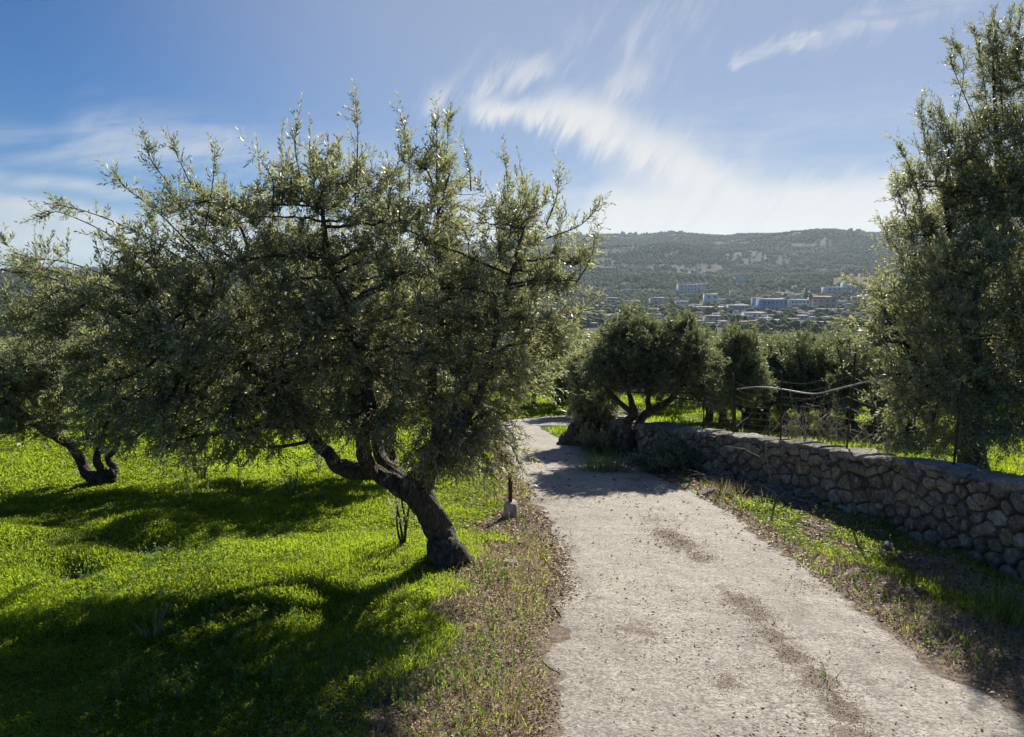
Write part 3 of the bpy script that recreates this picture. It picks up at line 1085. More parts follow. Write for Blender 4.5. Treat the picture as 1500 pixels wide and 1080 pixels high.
def olive(root, limbs, blobs, seed, n1=110, n2=1400, per=4, nleaf=20, leafL=0.05, leafW=0.011, shootL=(0.12, 0.28), upright=0.6, twigs=True,
          leafmat='olive_leaf', extra=None, topspikes=0, sides=22, gnarl=0.28, droopy=None, shell=0.45, twr=0.0018, r1=0.016, trunk_step=0.02):
    """limbs: list of (points, radii); first one is the trunk. Everything in world space."""
    rg = np.random.default_rng(seed)
    tr = MB()
    samples = []
    for k, (pts, rad) in enumerate(limbs):
        pr = np.hstack([np.asarray(pts, float), np.asarray(rad, float)[:, None]])
        c = spline(pr, step=trunk_step if k < 3 else trunk_step * 1.6)
        r_ = np.clip(c[:, 3], 0.004, None)
        wob = np.stack([fbm(np.arange(len(c)) * 0.09, np.zeros(len(c)) + 3 * k, seed + q, 3) - 0.5 for q in range(3)], -1)
        wob -= wob[0]
        path = c[:, :3] + wob * np.minimum(r_, 0.06)[:, None] * 1.6
        tr.tube(path, r_, sides if r_.max() > 0.04 else 9, 0.5, True, gnarl, seed + k)
        samples.append(np.hstack([path, r_[:, None]])[int(len(path) * (0.45 if k == 0 else 0.2)):])
    trunk = tr.build('trunk', M['bark'], root, True)
    smp = np.vstack(samples)
    br = MB()
    A, _ = sample_blobs(blobs, n1, rg, 0.5)
    lvl = []
    ctr = np.average(np.array(blobs)[:, :3], axis=0, weights=np.prod(np.array(blobs)[:, 3:6], axis=1))
    for p in A:
        d = np.linalg.norm(smp[:, :3] - p, axis=1) + np.maximum(smp[:, 2] - p[2], 0) * 0.8
        q = smp[np.argmin(d)]
        ln = np.linalg.norm(p - q[:3])
        if ln < 0.05:
            continue
        mid = (q[:3] + p) / 2 + rg.normal(size=3) * ln * 0.12 + np.array([0, 0, 0.10 * ln])
        c = bez(q[:3], mid, p, 9)
        c[1:-1] += rg.normal(size=(7, 3)) * ln * 0.012
        r0 = min(q[3] * 0.7, r1 * (0.6 + ln))
        rad = np.linspace(r0, r1 * 0.28, 9)
        br.tube(c, rad, 6, 0.5, False)
        lvl.append(np.hstack([c, rad[:, None]])[3:])
    lv1 = np.vstack(lvl)
    Tp, dirs = sample_blobs(blobs, n2, rg, shell)
    st = []
    dd = []
    B = np.array(blobs)
    for p, dr_ in zip(Tp, dirs):
        d = np.linalg.norm(lv1[:, :3] - p, axis=1)
        q = lv1[np.argmin(d)]
        ln = d.min()
        mid = (q[:3] + p) / 2 + rg.normal(size=3) * ln * 0.12 + np.array([0, 0, 0.08 * ln])
        c = bez(q[:3], mid, p, 5)
        if twigs:
            br.tube(c, np.linspace(min(q[3], 0.005) * 0.8, twr, 5), 3, 0.5, False)
        o = p - ctr
        o = o / (np.linalg.norm(o) + 1e-6)
        for k in range(per):
            t = rg.random() ** 0.6
            u = int(t * 4)
            st.append(c[min(u, 3)] + (c[min(u, 3) + 1] - c[min(u, 3)]) * (t * 4 - u if u < 4 else 1))
            v = 0.55 * dr_ + 0.35 * o + rg.normal(size=3) * 0.55 + np.array([0, 0, upright])
            dd.append(v)
    st = np.array(st)
    dd = np.array(dd)
    if droopy is not None:
        # lower shoots hang
        lo = st[:, 2] < droopy
        dd[lo] = dd[lo] * np.array([1, 1, 0.2]) + np.array([0, 0, -0.55])
    LL = shootL[0] + (shootL[1] - shootL[0]) * rg.random(len(st)) ** 1.3
    lv = MB()
    twm = MB()
    add_shoots(lv, twm if twigs else None, st, dd, LL, rg, nleaf, leafL, leafW, twr)
    if topspikes:
        # tall upright water shoots along the top of the crown
        cand = Tp[(dirs[:, 2] > 0.35)]
        # keep those that have nothing above them
        keep = []
        for p in cand:
            near = (np.hypot(*(Tp[:, :2] - p[:2]).T) < 0.18) & (Tp[:, 2] > p[2] + 0.06)
            if near.sum() < 2:
                keep.append(p)
        keep = np.array(keep)
        if len(keep):
            keep = keep[rg.permutation(len(keep))[:topspikes]]
            n_ = len(keep)
            add_shoots(lv, twm, keep, np.array([0, 0, 1.0]) + rg.normal(size=(n_, 3)) * 0.17, 0.13 + 0.2 * rg.random(n_) ** 1.5, rg, int(nleaf * 1.25), leafL * 0.85, leafW, twr, 0.0, 0.5)
    if extra:
        # long thin rods reaching out of the crown: (points, dense)
        for pts, dens, upr in extra:
            c = spline(np.array(pts), step=0.02)
            br.tube(c, np.linspace(0.006, 0.0018, len(c)), 5, 0.5, True)
            m_ = int(len(c) * dens)
            idx = (len(c) * (0.25 + 0.74 * rg.random(m_))).astype(int)
            tg = np.gradient(c, axis=0)
            tg /= np.linalg.norm(tg, axis=1)[:, None]
            dv = tg[idx] * 0.7 + rg.normal(size=(m_, 3)) * 0.5 + np.array([0, 0, upr])
            add_shoots(lv, twm, c[idx], dv, 0.06 + 0.1 * rg.random(m_), rg, max(8, nleaf // 2), leafL, leafW, twr, 0.1)
            add_shoots(lv, None, c[[int(len(c) * .6), int(len(c) * .8)]], tg[[int(len(c) * .6), int(len(c) * .8)]], np.array([0.3, 0.25]), rg, 14, leafL, leafW, twr, 0.0)
    if br.n:
        br.build('branches', M['bark'] if r1 > 0.01 else M['twig'], root, True)
    crown = lv.build('crown', M[leafmat], root)
    if twigs and twm.n:
        t_ = twm.build('twigs', M['twig'], root)
    return crown


def pb(px, py, Y, rx_, ry_, rz_, wgt=1.0):
    q = P(px, py, Y)
    return (q[0], q[1], q[2], rx_, ry_, rz_, wgt)


# --- the big olive left of the lane
b0 = G(655, 818)
YB = b0[1]
print('main tree at', b0)
sc = YB / 5.6
root = empty('olive_tree', b0, 'large leaning olive tree with a gnarled trunk standing in the grass at the lane edge', 'tree')


def q_(px, py, dy):
    return P(px, py, YB + dy)


base = b0 + np.array([0, 0, -0.12])
limbs = [
    ([base + [0.05, 0, -.02], base + [0.035, 0, .12], q_(654, 806, 0), q_(648, 785, 0), q_(632, 752, 0), q_(612, 722, -0.02), q_(590, 700, -0.03)], [0.195 * sc, 0.158 * sc, .128 * sc, .105 * sc, .098 * sc, .10 * sc, .07 * sc]),
    ([q_(618, 735, 0), q_(585, 712, 0), q_(548, 696, .03), q_(515, 695, .05), q_(490, 683, .05), q_(465, 650, .08), q_(425, 595, .1), q_(370, 540, .15), q_(300, 480, .1), q_(215, 425, .05)],
     [.08 * sc, .07 * sc, .058 * sc, .066 * sc, .055 * sc, .05 * sc, .042, .034, .024, .012]),
    ([q_(614, 730, 0), q_(628, 680, .1), q_(640, 620, .15), q_(636, 540, .2), q_(648, 440, .3), q_(640, 330, .3)], [.06 * sc, .05 * sc, .042, .032, .022, .01]),
    ([q_(545, 694, .03), q_(530, 650, -.1), q_(538, 580, -.2), q_(520, 480, -.25), q_(485, 380, -.2), q_(470, 290, -.2)], [.06, .055, .046, .036, .025, .01]),
    ([q_(622, 725, -.05), q_(655, 665, -.2), q_(700, 590, -.25), q_(728, 500, -.2), q_(750, 400, -.1), q_(770, 330, 0)], [.038, .032, .028, .022, .015, .007]),
    ([q_(425, 595, .1), q_(400, 500, .5), q_(380, 420, .6), q_(350, 330, .6)], [.04, .035, .025, .01]),
    ([q_(370, 540, .15), q_(280, 530, -.2), q_(180, 470, -.3), q_(90, 420, -.3)], [.03, .025, .018, .008]),
    ([q_(610, 720, 0), q_(560, 660, .6), q_(560, 560, .9), q_(580, 440, .9), q_(560, 330, .8)], [.06, .05, .04, .028, .01]),
]
s_ = sc
MAIN = [
    (340, 345, 0, .58, .8, .34, .9), (240, 345, 0, .36, .5, .24, .5), (455, 300, 0, .46, .8, .42, 1), (590, 310, .1, .52, .8, .48, 1), (640, 270, .1, .2, .4, .28, 1), (745, 340, .2, .40, .6, .42, 1),
    (820, 390, .2, .24, .45, .38, .9), (150, 400, -.1, .44, .6, .22, .7), (215, 470, -.1, .74, .8, .42, 1), (400, 470, 0, .85, 1.1, .66, 1.1), (580, 470, .1, .85, 1.1, .72, 1.15),
    (735, 480, .1, .50, .8, .60, 1.1), (330, 590, -.2, .58, .7, .38, 1), (220, 560, 0, .64, .7, .42, 1), (640, 610, -.1, .42, .55, .42, 1.2), (540, 590, 0, .4, .7, .32, 1),
    (715, 590, 0, .26, .45, .48, 1), (110, 480, 0, .45, .6, .34, .8), (440, 590, .3, .5, .7, .3, .9), (300, 665, -.1, .26, .3, .18, .9), (780, 470, .2, .38, .5, .58, .8), (640, 680, -.25, .26, .2, .24, 1.1),
    (655, 640, -.45, .26, .2, .26, 1.5), (668, 680, -.4, .2, .15, .2, 1.6), (625, 690, -.4, .15, .12, .13, 1.6), (700, 650, -.3, .18, .15, .24, 1.3), (590, 660, -.45, .18, .15, .14, 1.4), (690, 580, -.55, .34, .25, .34, 1.3), (610, 670, -.4, .2, .15, .16, 1.3), (545, 630, -.35, .22, .2, .18, 1),
    (20, 420, 0, .3, .5, .16, .5), (700, 670, 0, .18, .25, .25, .8), (585, 655, -.3, .24, .2, .2, 1), (200, 640, -.1, .4, .4, .16, .8), (400, 650, -.1, .3, .3, .16, .7), (735, 640, 0, .12, .2, .25, .7),
    (180, 520, .7, .8, .7, .42, .5), (350, 520, .9, .8, .8, .5, .45), (520, 470, 1.0, .8, .8, .5, .45), (120, 450, .6, .6, .6, .28, .4),
]
blobs = [pb(a, b, YB + c, d * s_, e_ * s_, f_ * s_, g_) for a, b, c, d, e_, f_, g_ in MAIN]
ext = []
for pts, dens in [
    ([(300, 400), (200, 340), (120, 308), (72, 300)], .6), ([(260, 420), (170, 350), (90, 312), (66, 318)], .55), ([(330, 380), (270, 300), (225, 240), (212, 208)], .7),
    ([(340, 370), (290, 290), (265, 240), (252, 212)], .6), ([(300, 380), (230, 310), (190, 280), (168, 258)], .7), ([(200, 420), (100, 385), (30, 375), (0, 345)], .7),
    ([(180, 430), (90, 400), (20, 390), (-30, 380)], .7), ([(520, 300), (523, 240), (524, 190), (520, 146)], .9), ([(400, 310), (398, 260), (370, 225)], .6),
    ([(300, 340), (310, 280), (315, 228)], .6), ([(600, 280), (598, 220), (590, 178)], 1.0), ([(645, 280), (655, 220), (656, 175)], 1.2), ([(640, 270), (640, 210), (638, 175)], 1.0),
    ([(800, 350), (850, 330), (878, 300)], 1.0), ([(800, 330), (815, 290), (818, 262)], .9), ([(770, 520), (830, 480), (866, 440)], .9), ([(700, 640), (745, 650), (765, 690)], 1.0),
    ([(690, 600), (740, 640), (770, 665)], 0.9), ([(440, 260), (432, 215), (436, 180)], 1.0), ([(840, 420), (865, 380), (872, 340)], 1.0),
    ([(690, 280), (688, 250), (684, 232)], .9), ([(745, 290), (742, 255), (740, 238)], .9)]:
    dy = rng.normal() * 0.2
    ext.append(([P(a, b, YB + dy) for a, b in pts], dens * .55, 0.35))
olive(root, limbs, blobs, 3, n1=230, n2=2750, per=4, nleaf=18, leafL=.047 * sc, leafW=.0105 * sc, shootL=(.08, .24), shell=.38, upright=0.5, extra=ext, topspikes=120, sides=36, gnarl=.34,
      droopy=P(0, 560, YB)[2])

# --- small suckers and saplings in the grass
def sapling(px, py, h, nst, seed, label, Y=None, mat='olive_leaf', spread=0.35):
    b = G(px, py)
    rg = np.random.default_rng(seed)
    r = empty('olive_sapling', b, label, 'sapling', 'young olive suckers in the meadow')
    tw, lv = MB(), MB()
    for k in range(nst):
        d = np.array([rg.normal() * spread, rg.normal() * spread, 1.0])
        top = b + d * h * (0.6 + 0.4 * rg.random())
        c = bez(b + [0, 0, -0.03], (b + top) / 2 + rg.normal(size=3) * h * .12, top, 8)
        tw.tube(c, np.linspace(.012, .003, 8) * (h / .6) ** .5, 6)
        idx = rg.integers(2, 8, 7)
        add_shoots(lv, tw, c[idx], rg.normal(size=(7, 3)) * .6 + [0, 0, .5], h * (.15 + .15 * rg.random(7)), rg, 12, .045, .011)
    tw.build('stems', M['bark'], r)
    lv.build('leaves', M[mat], r)


sapling(300, 706, .55, 4, 50, 'little olive sucker with bent stems in the open grass')
sapling(428, 722, .4, 3, 51, 'thin olive shoot in the grass left of the big trunk')
sapling(592, 800, .75, 4, 52, 'leafy suckers sprouting beside the big gnarled trunk', spread=.2)
sapling(470, 690, .45, 3, 53, 'short olive sucker in the grass below the low limb')


# --- second olive on the left
b1 = G(138, 708)
Y1 = b1[1]
print('left tree', b1)
k1 = Y1 / 10.0
root = empty('olive_tree', b1, 'many-stemmed olive tree with low crown at the left edge of the meadow', 'tree')
q1 = lambda px, py, dy: P(px, py, Y1 + dy)
limbs = [
    ([b1 + [0, 0, -.12], q1(140, 703, 0), q1(128, 692, 0), q1(112, 665, 0), q1(92, 645, 0), q1(62, 630, 0), q1(20, 590, 0)], [.12, .09, .07, .06, .05, .035, .015]),
    ([q1(145, 710, 0), q1(150, 695, 0), q1(142, 672, -.1), q1(150, 640, -.1), q1(170, 580, -.1)], [.085, .06, .045, .035, .015]),
    ([q1(160, 708, 0), q1(172, 690, .1), q1(160, 672, .15), q1(180, 640, .2), q1(230, 580, .2)], [.08, .06, .04, .035, .015]),
    ([q1(92, 645, 0), q1(90, 600, .3), q1(100, 540, .3)], [.05, .04, .02]),
]
blobs = [pb(a, b, Y1 + c, d * k1, e_ * k1, f_ * k1, 1) for a, b, c, d, e_, f_ in [
    (30, 560, 0, .75, .9, .5), (110, 530, 0, .8, 1, .5), (200, 560, 0, .8, 1, .5), (60, 620, -.2, .5, .6, .22), (170, 625, 0, .6, .8, .25), (-40, 600, 0, .6, .8, .45), (250, 600, 0, .55, .7, .35)]]
olive(root, limbs, blobs, 5, n1=80, n2=1300, per=4, nleaf=14, leafL=.06, leafW=.015, shootL=(.10, .26), twigs=True, topspikes=60, sides=24, gnarl=.32)

# --- olive hidden mostly behind the big one
b5 = np.array([-1.75, 10.2, 0])
b5[2] = tz(b5[0], b5[1])
Y5 = 10.2
root = empty('olive_tree', b5, 'olive tree standing in the meadow directly behind the big leaning one', 'tree')
q5 = lambda px, py, dy: P(px, py, Y5 + dy)
limbs = [
    ([b5 + [0, 0, -.1], b5 + [0, 0, .1], b5 + [.03, 0, .35], b5 + [-.02, 0, .6]], [.13, .10, .08, .08]),
    ([b5 + [-.02, 0, .55], q5(530, 600, 0), q5(500, 540, 0)], [.07, .05, .02]),
    ([b5 + [-.02, 0, .55], q5(590, 600, 0), q5(610, 540, 0)], [.07, .05, .02]),
]
blobs = [pb(a, b, Y5 + c, d, e_, f_, 1) for a, b, c, d, e_, f_ in [(560, 560, 0, 1.0, 1.2, .55), (470, 600, 0, .8, .9, .42), (640, 580, .1, .7, .9, .45), (520, 520, .2, .9, 1, .5), (400, 600, .2, .5, .7, .35), (540, 440, 0, .8, .9, .5), (450, 470, .1, .9, .9, .5), (380, 540, 0, .8, .9, .4), (640, 460, 0, .5, .7, .45)]]
olive(root, limbs, blobs, 19, n1=60, n2=1500, per=4, nleaf=12, leafL=.062, leafW=.017, shootL=(.10, .24), sides=12, leafmat='olive_leaf_far')

# --- tall olive on the right, rooted above the wall
br_ = np.array([5.25, 8.3, 0])
br_[2] = tz(br_[0], br_[1])
root = empty('olive_tree', br_, 'tall grey-green olive tree rising behind the wall at the right edge', 'tree')
qr = lambda px, py, dy: P(px, py, 8.2 + dy)
limbs = [
    ([br_ + [0, 0, -.15], br_ + [0, 0, .1], br_ + [-.05, 0, .5], br_ + [.03, 0, .95]], [.2, .15, .12, .12]),
    ([br_ + [.03, 0, .9], qr(1420, 520, 0), qr(1400, 420, 0), qr(1385, 300, 0), qr(1390, 220, 0)], [.08, .055, .04, .025, .01]),
    ([br_ + [.03, 0, .9], qr(1480, 480, .2), qr(1470, 340, .2), qr(1460, 200, .2), qr(1455, 90, .2)], [.08, .055, .04, .025, .01]),
    ([br_ + [0, 0, .8], qr(1370, 560, -.3), qr(1320, 500, -.4), qr(1290, 440, -.3)], [.07, .05, .03, .01]),
    ([br_ + [.05, 0, .9], qr(1560, 460, 0), qr(1580, 300, 0), qr(1570, 100, 0)], [.1, .07, .05, .02]),
    ([br_ + [0, 0, .8], qr(1440, 560, -.9), qr(1430, 470, -1.1), qr(1440, 380, -1.0)], [.07, .05, .03, .01]),
]
blobs = [pb(a, b, 8.2 + c, d, e_, f_, g) for a, b, c, d, e_, f_, g in [
    (1480, 260, 0, .62, .9, .75, 1), (1500, 130, 0, .42, .7, .62, .9), (1420, 330, 0, .62, .9, .62, 1), (1372, 270, 0, .36, .6, .55, .75), (1450, 480, 0, .95, 1.2, .85, 1.15), (1365, 430, -.1, .6, .8, .6, 1),
    (1340, 370, 0, .3, .5, .5, .7), (1385, 570, -.3, .68, .8, .55, 1), (1480, 600, -.3, .75, .8, .45, 1.1), (1315, 480, -.2, .42, .5, .42, .8), (1335, 560, 0, .38, .6, .4, .8), (1590, 350, 0, .9, 1.1, 1.2, .9), (1600, 560, 0, .9, 1, .7, .9),
    (1290, 520, -.6, .3, .4, .25, .6), (1445, 290, -.2, .4, .5, .5, 1.2), (1395, 190, .1, .28, .4, .4, .9), (1350, 260, 0, .26, .4, .38, .9), (1450, 110, .1, .26, .4, .5, .9), (1500, 60, .1, .3, .4, .5, .9), (1330, 310, 0, .25, .4, .3, .8), (1345, 480, -1.0, .45, .4, .4, .9), (1400, 420, -1.1, .5, .4, .5, .9), (1370, 560, -1.1, .4, .4, .3, .8), (1400, 655, -.8, .35, .3, .16, .9), (1480, 650, -.9, .4, .3, .2, .9), (1350, 610, -.9, .45, .5, .3, .8), (1450, 560, -1.0, .6, .5, .5, .9), (1430, 400, -.8, .5, .4, .5, .9), (1480, 250, -.6, .4, .4, .5, .8), (1560, 120, 0, .5, .8, .8, .8), (1270, 440, -.1, .2, .3, .22, .5), (1400, 640, -.6, .4, .4, .2, .7), (1400, 200, .1, .25, .4, .4, .5)]]
ext = []
for pts in [[(1400, 260), (1400, 180), (1412, 100), (1395, 60)], [(1450, 200), (1440, 110), (1425, 40)], [(1470, 180), (1462, 90), (1455, 15)], [(1370, 260), (1352, 190), (1350, 140)],
            [(1350, 300), (1330, 240), (1312, 210)], [(1400, 220), (1385, 180), (1365, 165)], [(1350, 420), (1310, 360), (1293, 330)], [(1330, 470), (1280, 430), (1240, 410)],
            [(1340, 350), (1320, 300), (1312, 280)], [(1430, 180), (1400, 110), (1392, 85)], [(1495, 120), (1492, 60), (1496, 18)], [(1340, 520), (1270, 480), (1225, 470)]]:
    dy = rng.normal() * 0.25
    ext.append(([P(a, b, 8.2 + dy) for a, b in pts], .5, .4))
olive(root, limbs, blobs, 7, n1=210, n2=3000, per=4, nleaf=15, leafL=.054, leafW=.013, shootL=(.12, .34), upright=0.75, extra=ext, topspikes=220, sides=24, droopy=P(0, 590, 8)[2])

# --- forked olive by the far end of the wall
b2 = G(922, 672)
b2[1] = 12.0
b2[0] = (922 - 750) / F * 12.1
b2[2] = tz(b2[0], b2[1])
Y2 = b2[1]
print('forked tree', b2)
root = empty('olive_tree', b2, 'dark olive tree with a forked trunk beside the far end of the stone wall', 'tree')
q2 = lambda px, py, dy: P(px, py, Y2 + dy)
limbs = [
    ([b2 + [0, 0, -.1], q2(924, 665, 0), q2(921, 645, 0), q2(921, 620, 0), q2(930, 602, 0), q2(915, 560, 0)], [.16, .12, .085, .07, .06, .02]),
    ([q2(930, 665, 0), q2(932, 650, 0), q2(938, 625, .05), q2(950, 605, .1), q2(985, 580, .1), q2(1010, 540, .1)], [.11, .085, .08, .065, .05, .02]),
    ([q2(950, 605, .1), q2(950, 560, .3), q2(960, 510, .3)], [.05, .04, .02]),
    ([q2(926, 605, 0), q2(895, 575, -.2), q2(880, 540, -.2)], [.05, .035, .015]),
]
blobs = [pb(a, b, Y2 + c, d, e_, f_, 1) for a, b, c, d, e_, f_ in [
    (925, 510, 0, .62, .9, .55), (990, 515, .1, .62, .9, .48), (1028, 545, .1, .42, .6, .38), (885, 545, -.1, .42, .7, .36), (955, 545, 0, .8, 1, .36), (990, 568, .3, .6, .5, .2), (888, 578, .2, .32, .4, .2), (920, 470, 0, .22, .4, .25),
    (1000, 480, .1, .25, .4, .25), (1035, 580, .1, .3, .4, .25)]]
olive(root, limbs, blobs, 9, n1=80, n2=1700, per=4, nleaf=13, leafL=.058, leafW=.015, shootL=(.08, .22), topspikes=50, sides=18, gnarl=.3, leafmat='olive_leaf_far')

# --- leaning dark olive where the lane bends
b3 = G(846, 652)
Y3 = b3[1]
print('leaning', b3)
q3 = lambda px, py, dy: P(px, py, Y3 + dy)
root = empty('olive_tree', b3, 'dark drooping olive tree leaning over the bend of the lane', 'tree')
limbs = [
    ([b3 + [-.1, 0, -.15], q3(842, 645, 0), q3(852, 622, 0), q3(866, 600, 0), q3(885, 570, 0)], [.34, .27, .19, .13, .05]),
    ([q3(866, 648, 0), q3(866, 630, .1), q3(880, 600, .1), q3(895, 560, .1)], [.2, .15, .11, .04]),
    ([q3(862, 605, 0), q3(850, 580, -.2), q3(842, 550, -.2)], [.08, .05, .02]),
]
blobs = [pb(a, b, Y3 + c, d, e_, f_, 1) for a, b, c, d, e_, f_ in [
    (872, 560, 0, .55, .8, .6), (858, 600, 0, .28, .6, .4), (880, 600, .2, .36, .7, .5), (900, 530, .4, .7, .9, .55), (850, 545, 0, .3, .5, .35)]]
olive(root, limbs, blobs, 13, n1=50, n2=1000, per=4, nleaf=12, leafL=.07, leafW=.02, shootL=(.12, .26), topspikes=20, sides=18, gnarl=.3, droopy=P(0, 590, Y3)[2])

# --- young open olive behind the wall
b4 = np.array([(1074 - 750) / F * 13.3, 13.3, 0])
b4[2] = tz(b4[0], b4[1])
print('young', b4)
Y4 = 13.3
q4 = lambda px, py, dy: P(px, py, Y4 + dy)
root = empty('olive_tree', b4, 'small young olive tree with a vase of three thin limbs behind the wall fence', 'tree')
limbs = [
    ([b4 + [0, 0, -.1], q4(1075, 635, 0), q4(1074, 622, 0), q4(1074, 605, 0), q4(1076, 560, 0)], [.075, .06, .04, .03, .015]),
    ([q4(1075, 630, 0), q4(1060, 612, 0), q4(1050, 597, 0), q4(1046, 570, 0)], [.05, .04, .032, .012]),
    ([q4(1076, 630, 0), q4(1088, 620, .1), q4(1102, 604, .1), q4(1112, 575, .1)], [.05, .042, .035, .012]),
]
blobs = [pb(a, b, Y4 + c, d, e_, f_, 1) for a, b, c, d, e_, f_ in [(1078, 545, 0, .5, .6, .45), (1055, 575, 0, .3, .4, .3), (1100, 570, .1, .36, .45, .35), (1080, 510, 0, .38, .5, .35)]]
olive(root, limbs, blobs, 17, n1=40, n2=650, per=4, nleaf=12, leafL=.062, leafW=.018, shootL=(.10, .24), topspikes=20, sides=12, leafmat='olive_leaf_far')


# --- generic grove trees: four kinds, copied
def grove_proto(seed, h, wid, mat, leafL=.075, leafW=.026, n2=1050):
    rg = np.random.default_rng(seed)
    o = np.array([0.0, 0.0, 0.0])
    r = empty('grove_olive_tree', o, '', '')
    th = h * .22
    limbs = [([o + [0, 0, -.3], o + [0, 0, 0], o + [.04, 0, th * .5], o + [-.03, .03, th]], [.17, .13, .10, .10])]
    nl = 3 + seed % 2
    for k in range(nl):
        a = k * 6.28 / nl + rg.random()
        e1 = np.array([math.cos(a) * wid * .22, math.sin(a) * wid * .22, h * .45])
        e2 = np.array([math.cos(a) * wid * .33, math.sin(a) * wid * .33, h * .75])
        limbs.append(([o + [0, 0, th * .85], e1 * [.5, .5, .75], e1, e2], [.08, .065, .045, .015]))
    bl = []
    for k in range(9):
        a = rg.random() * 6.28
        rr_ = wid * .3 * rg.random() ** .5
        zz = h * (.45 + .3 * rg.random())
        bl.append((math.cos(a) * rr_, math.sin(a) * rr_, zz, wid * (.18 + .08 * rg.random()), wid * (.18 + .08 * rg.random()), h * (.15 + .08 * rg.random()), 1))
    bl.append((0, 0, h * .62, wid * .36, wid * .36, h * .27, 1))
    for k in range(5):
        a = k * 1.256 + rg.random() * .6
        bl.append((math.cos(a) * wid * .36, math.sin(a) * wid * .36, h * .38, wid * .14, wid * .14, h * .13, .8))
    bl += [(math.cos(a_) * wid * .3, math.sin(a_) * wid * .3, h * .3, wid * .16, wid * .16, h * .12, .7) for a_ in (0.4, 1.7, 2.9, 4.2, 5.4)]
    olive(r, limbs, bl, seed, n1=45, n2=n2, per=3, nleaf=10, leafL=leafL, leafW=leafW, shootL=(.12, .28), twigs=False, leafmat=mat, sides=10, trunk_step=.06, topspikes=0)
    return r


def copy_tree(o, loc, rz, sc, label, cat, group):
    r = o.copy()
    COL.objects.link(r)
    r.location = loc
    r.rotation_euler = (0, 0, rz)
    r.scale = sc
    tag(r, label, cat, group)
    for ch in list(o.children):
        c = ch.copy()
        COL.objects.link(c)
        c.parent = r
    return r


protos = [grove_proto(31, 2.9, 3.0, 'olive_leaf_far'), grove_proto(32, 2.9, 2.6, 'olive_leaf_far'), grove_proto(33, 2.9, 3.3, 'olive_leaf_far'), grove_proto(34, 2.9, 2.8, 'lime_leaf')]
used = [False] * 4
rt = random.Random(4)


def place(kind, x, y, h, label, group, wid=1.0):
    z = tz(x, y) - .02
    s = h / 2.9
    sc_ = (s * wid, s * wid, s)
    rz = rt.uniform(0, 6.28)
    p = protos[kind]
    if not used[kind]:
        used[kind] = True
        PROTO_FIRST.append((p, (x, y, z), rz, sc_, label, group))
    else:
        copy_tree(p, (x, y, z), rz, sc_, label, 'tree', group)


PROTO_FIRST = []
spots = []
GL = 'round-crowned olive tree in the grove rows beyond the stone wall'
GG = 'olive trees in rows beyond the wall'
HL = 'low dark olive tree on the slope beyond the meadow behind the big olive'
HG = 'olive trees beyond the meadow'
# hand-placed ones: photo pixel of the stem foot column, distance, height of the crown top pixel
hand = [(1150, 17.0, 484, 0, 1.0), (1212, 15.5, 478, 1, .95), (1292, 14.0, 470, 2, .9), (1110, 21, 487, 2, 1.1), (1180, 22, 482, 0, 1.0), (1250, 20, 480, 1, 1), (1040, 20, 482, 1, 1.1),
        (1340, 16, 470, 0, 1.0), (815, 25, 470, 3, 1.0), (850, 29, 478, 0, 1.1), (782, 27, 500, 3, .95), (900, 23, 476, 2, 1.0), (970, 24, 478, 3, 1.0), (1300, 24, 482, 0, 1.1), (1125, 18.2, 486, 1, 1.25), (1180, 16.6, 488, 2, 1.2), (1248, 17.8, 484, 0, 1.2), (1320, 18.5, 478, 2, 1.25), (1095, 16.8, 492, 0, 1.1), (1060, 18.5, 486, 2, 1.15), (745, 30, 500, 2, 1.0),
        (700, 26, 500, 0, 1.0), (1000, 28, 480, 1, 1.1), (1075, 27, 484, 0, 1.0), (835, 21, 520, 3, .9)]
for px, Y, top, kd, wd in hand:
    x = (px - 750) / F * Y / 0.992
    zt = P(px, top - 9, Y)[2]
    h = zt - tz(x, Y)
    h = min(max(h, 2.0), 4.2)
    spots.append((x, Y))
    if px < 760:
        place(kd, x, Y, h, 'grey-green olive tree behind the big tree at the far side of the meadow', 'olive trees just past the meadow', wd)
    elif px < 880:
        place(kd, x, Y, h, 'bright green sunlit olive tree beyond the bend of the lane', 'trees beyond the bend', wd)
    else:
        place(kd, x, Y, h, 'bushy olive tree behind the wall fence with sunlit grass at its foot', 'olive trees behind the fence', wd)
for Yi in np.arange(15, 74, 4.6):
    for xi in np.arange(-.78 * Yi - 2, .78 * Yi + 2, 4.6):
        x = xi + rt.uniform(-1, 1)
        y = Yi + rt.uniform(-1.1, 1.1)
        if bool(on_road(np.array([x]), np.array([y]), 1.3)[0]):
            continue
        if any(math.hypot(x - a, y - b) < 3.0 for a, b in spots):
            continue
        if x > 0 and y < 19:
            continue
        if -7 < x < 0.5 and y < 21:
            continue
        if x < 0 and y < 17:
            continue
        spots.append((x, y))
        hgt = rt.uniform(2.3, 3.1)
        # nothing pokes above the town line
        if x > 0:
            hgt = min(hgt, 1.6 - .078 * y - tz(x, y))
        else:
            hgt = min(hgt, 1.6 - .068 * y - tz(x, y)) if y < 40 else hgt
        if hgt < 1.5:
            continue
        kd = rt.choice([0, 1, 2, 3] if x > 0 else [0, 1, 2])
        place(kd, x, y, hgt, GL if x > 0 else HL, GG if x > 0 else HG, rt.uniform(.9, 1.15))
for p, loc, rz, sc_, label, group in PROTO_FIRST:
    p.location = loc
    p.rotation_euler = (0, 0, rz)
    p.scale = sc_
    tag(p, label, 'tree', group)
print('grove', len(spots))


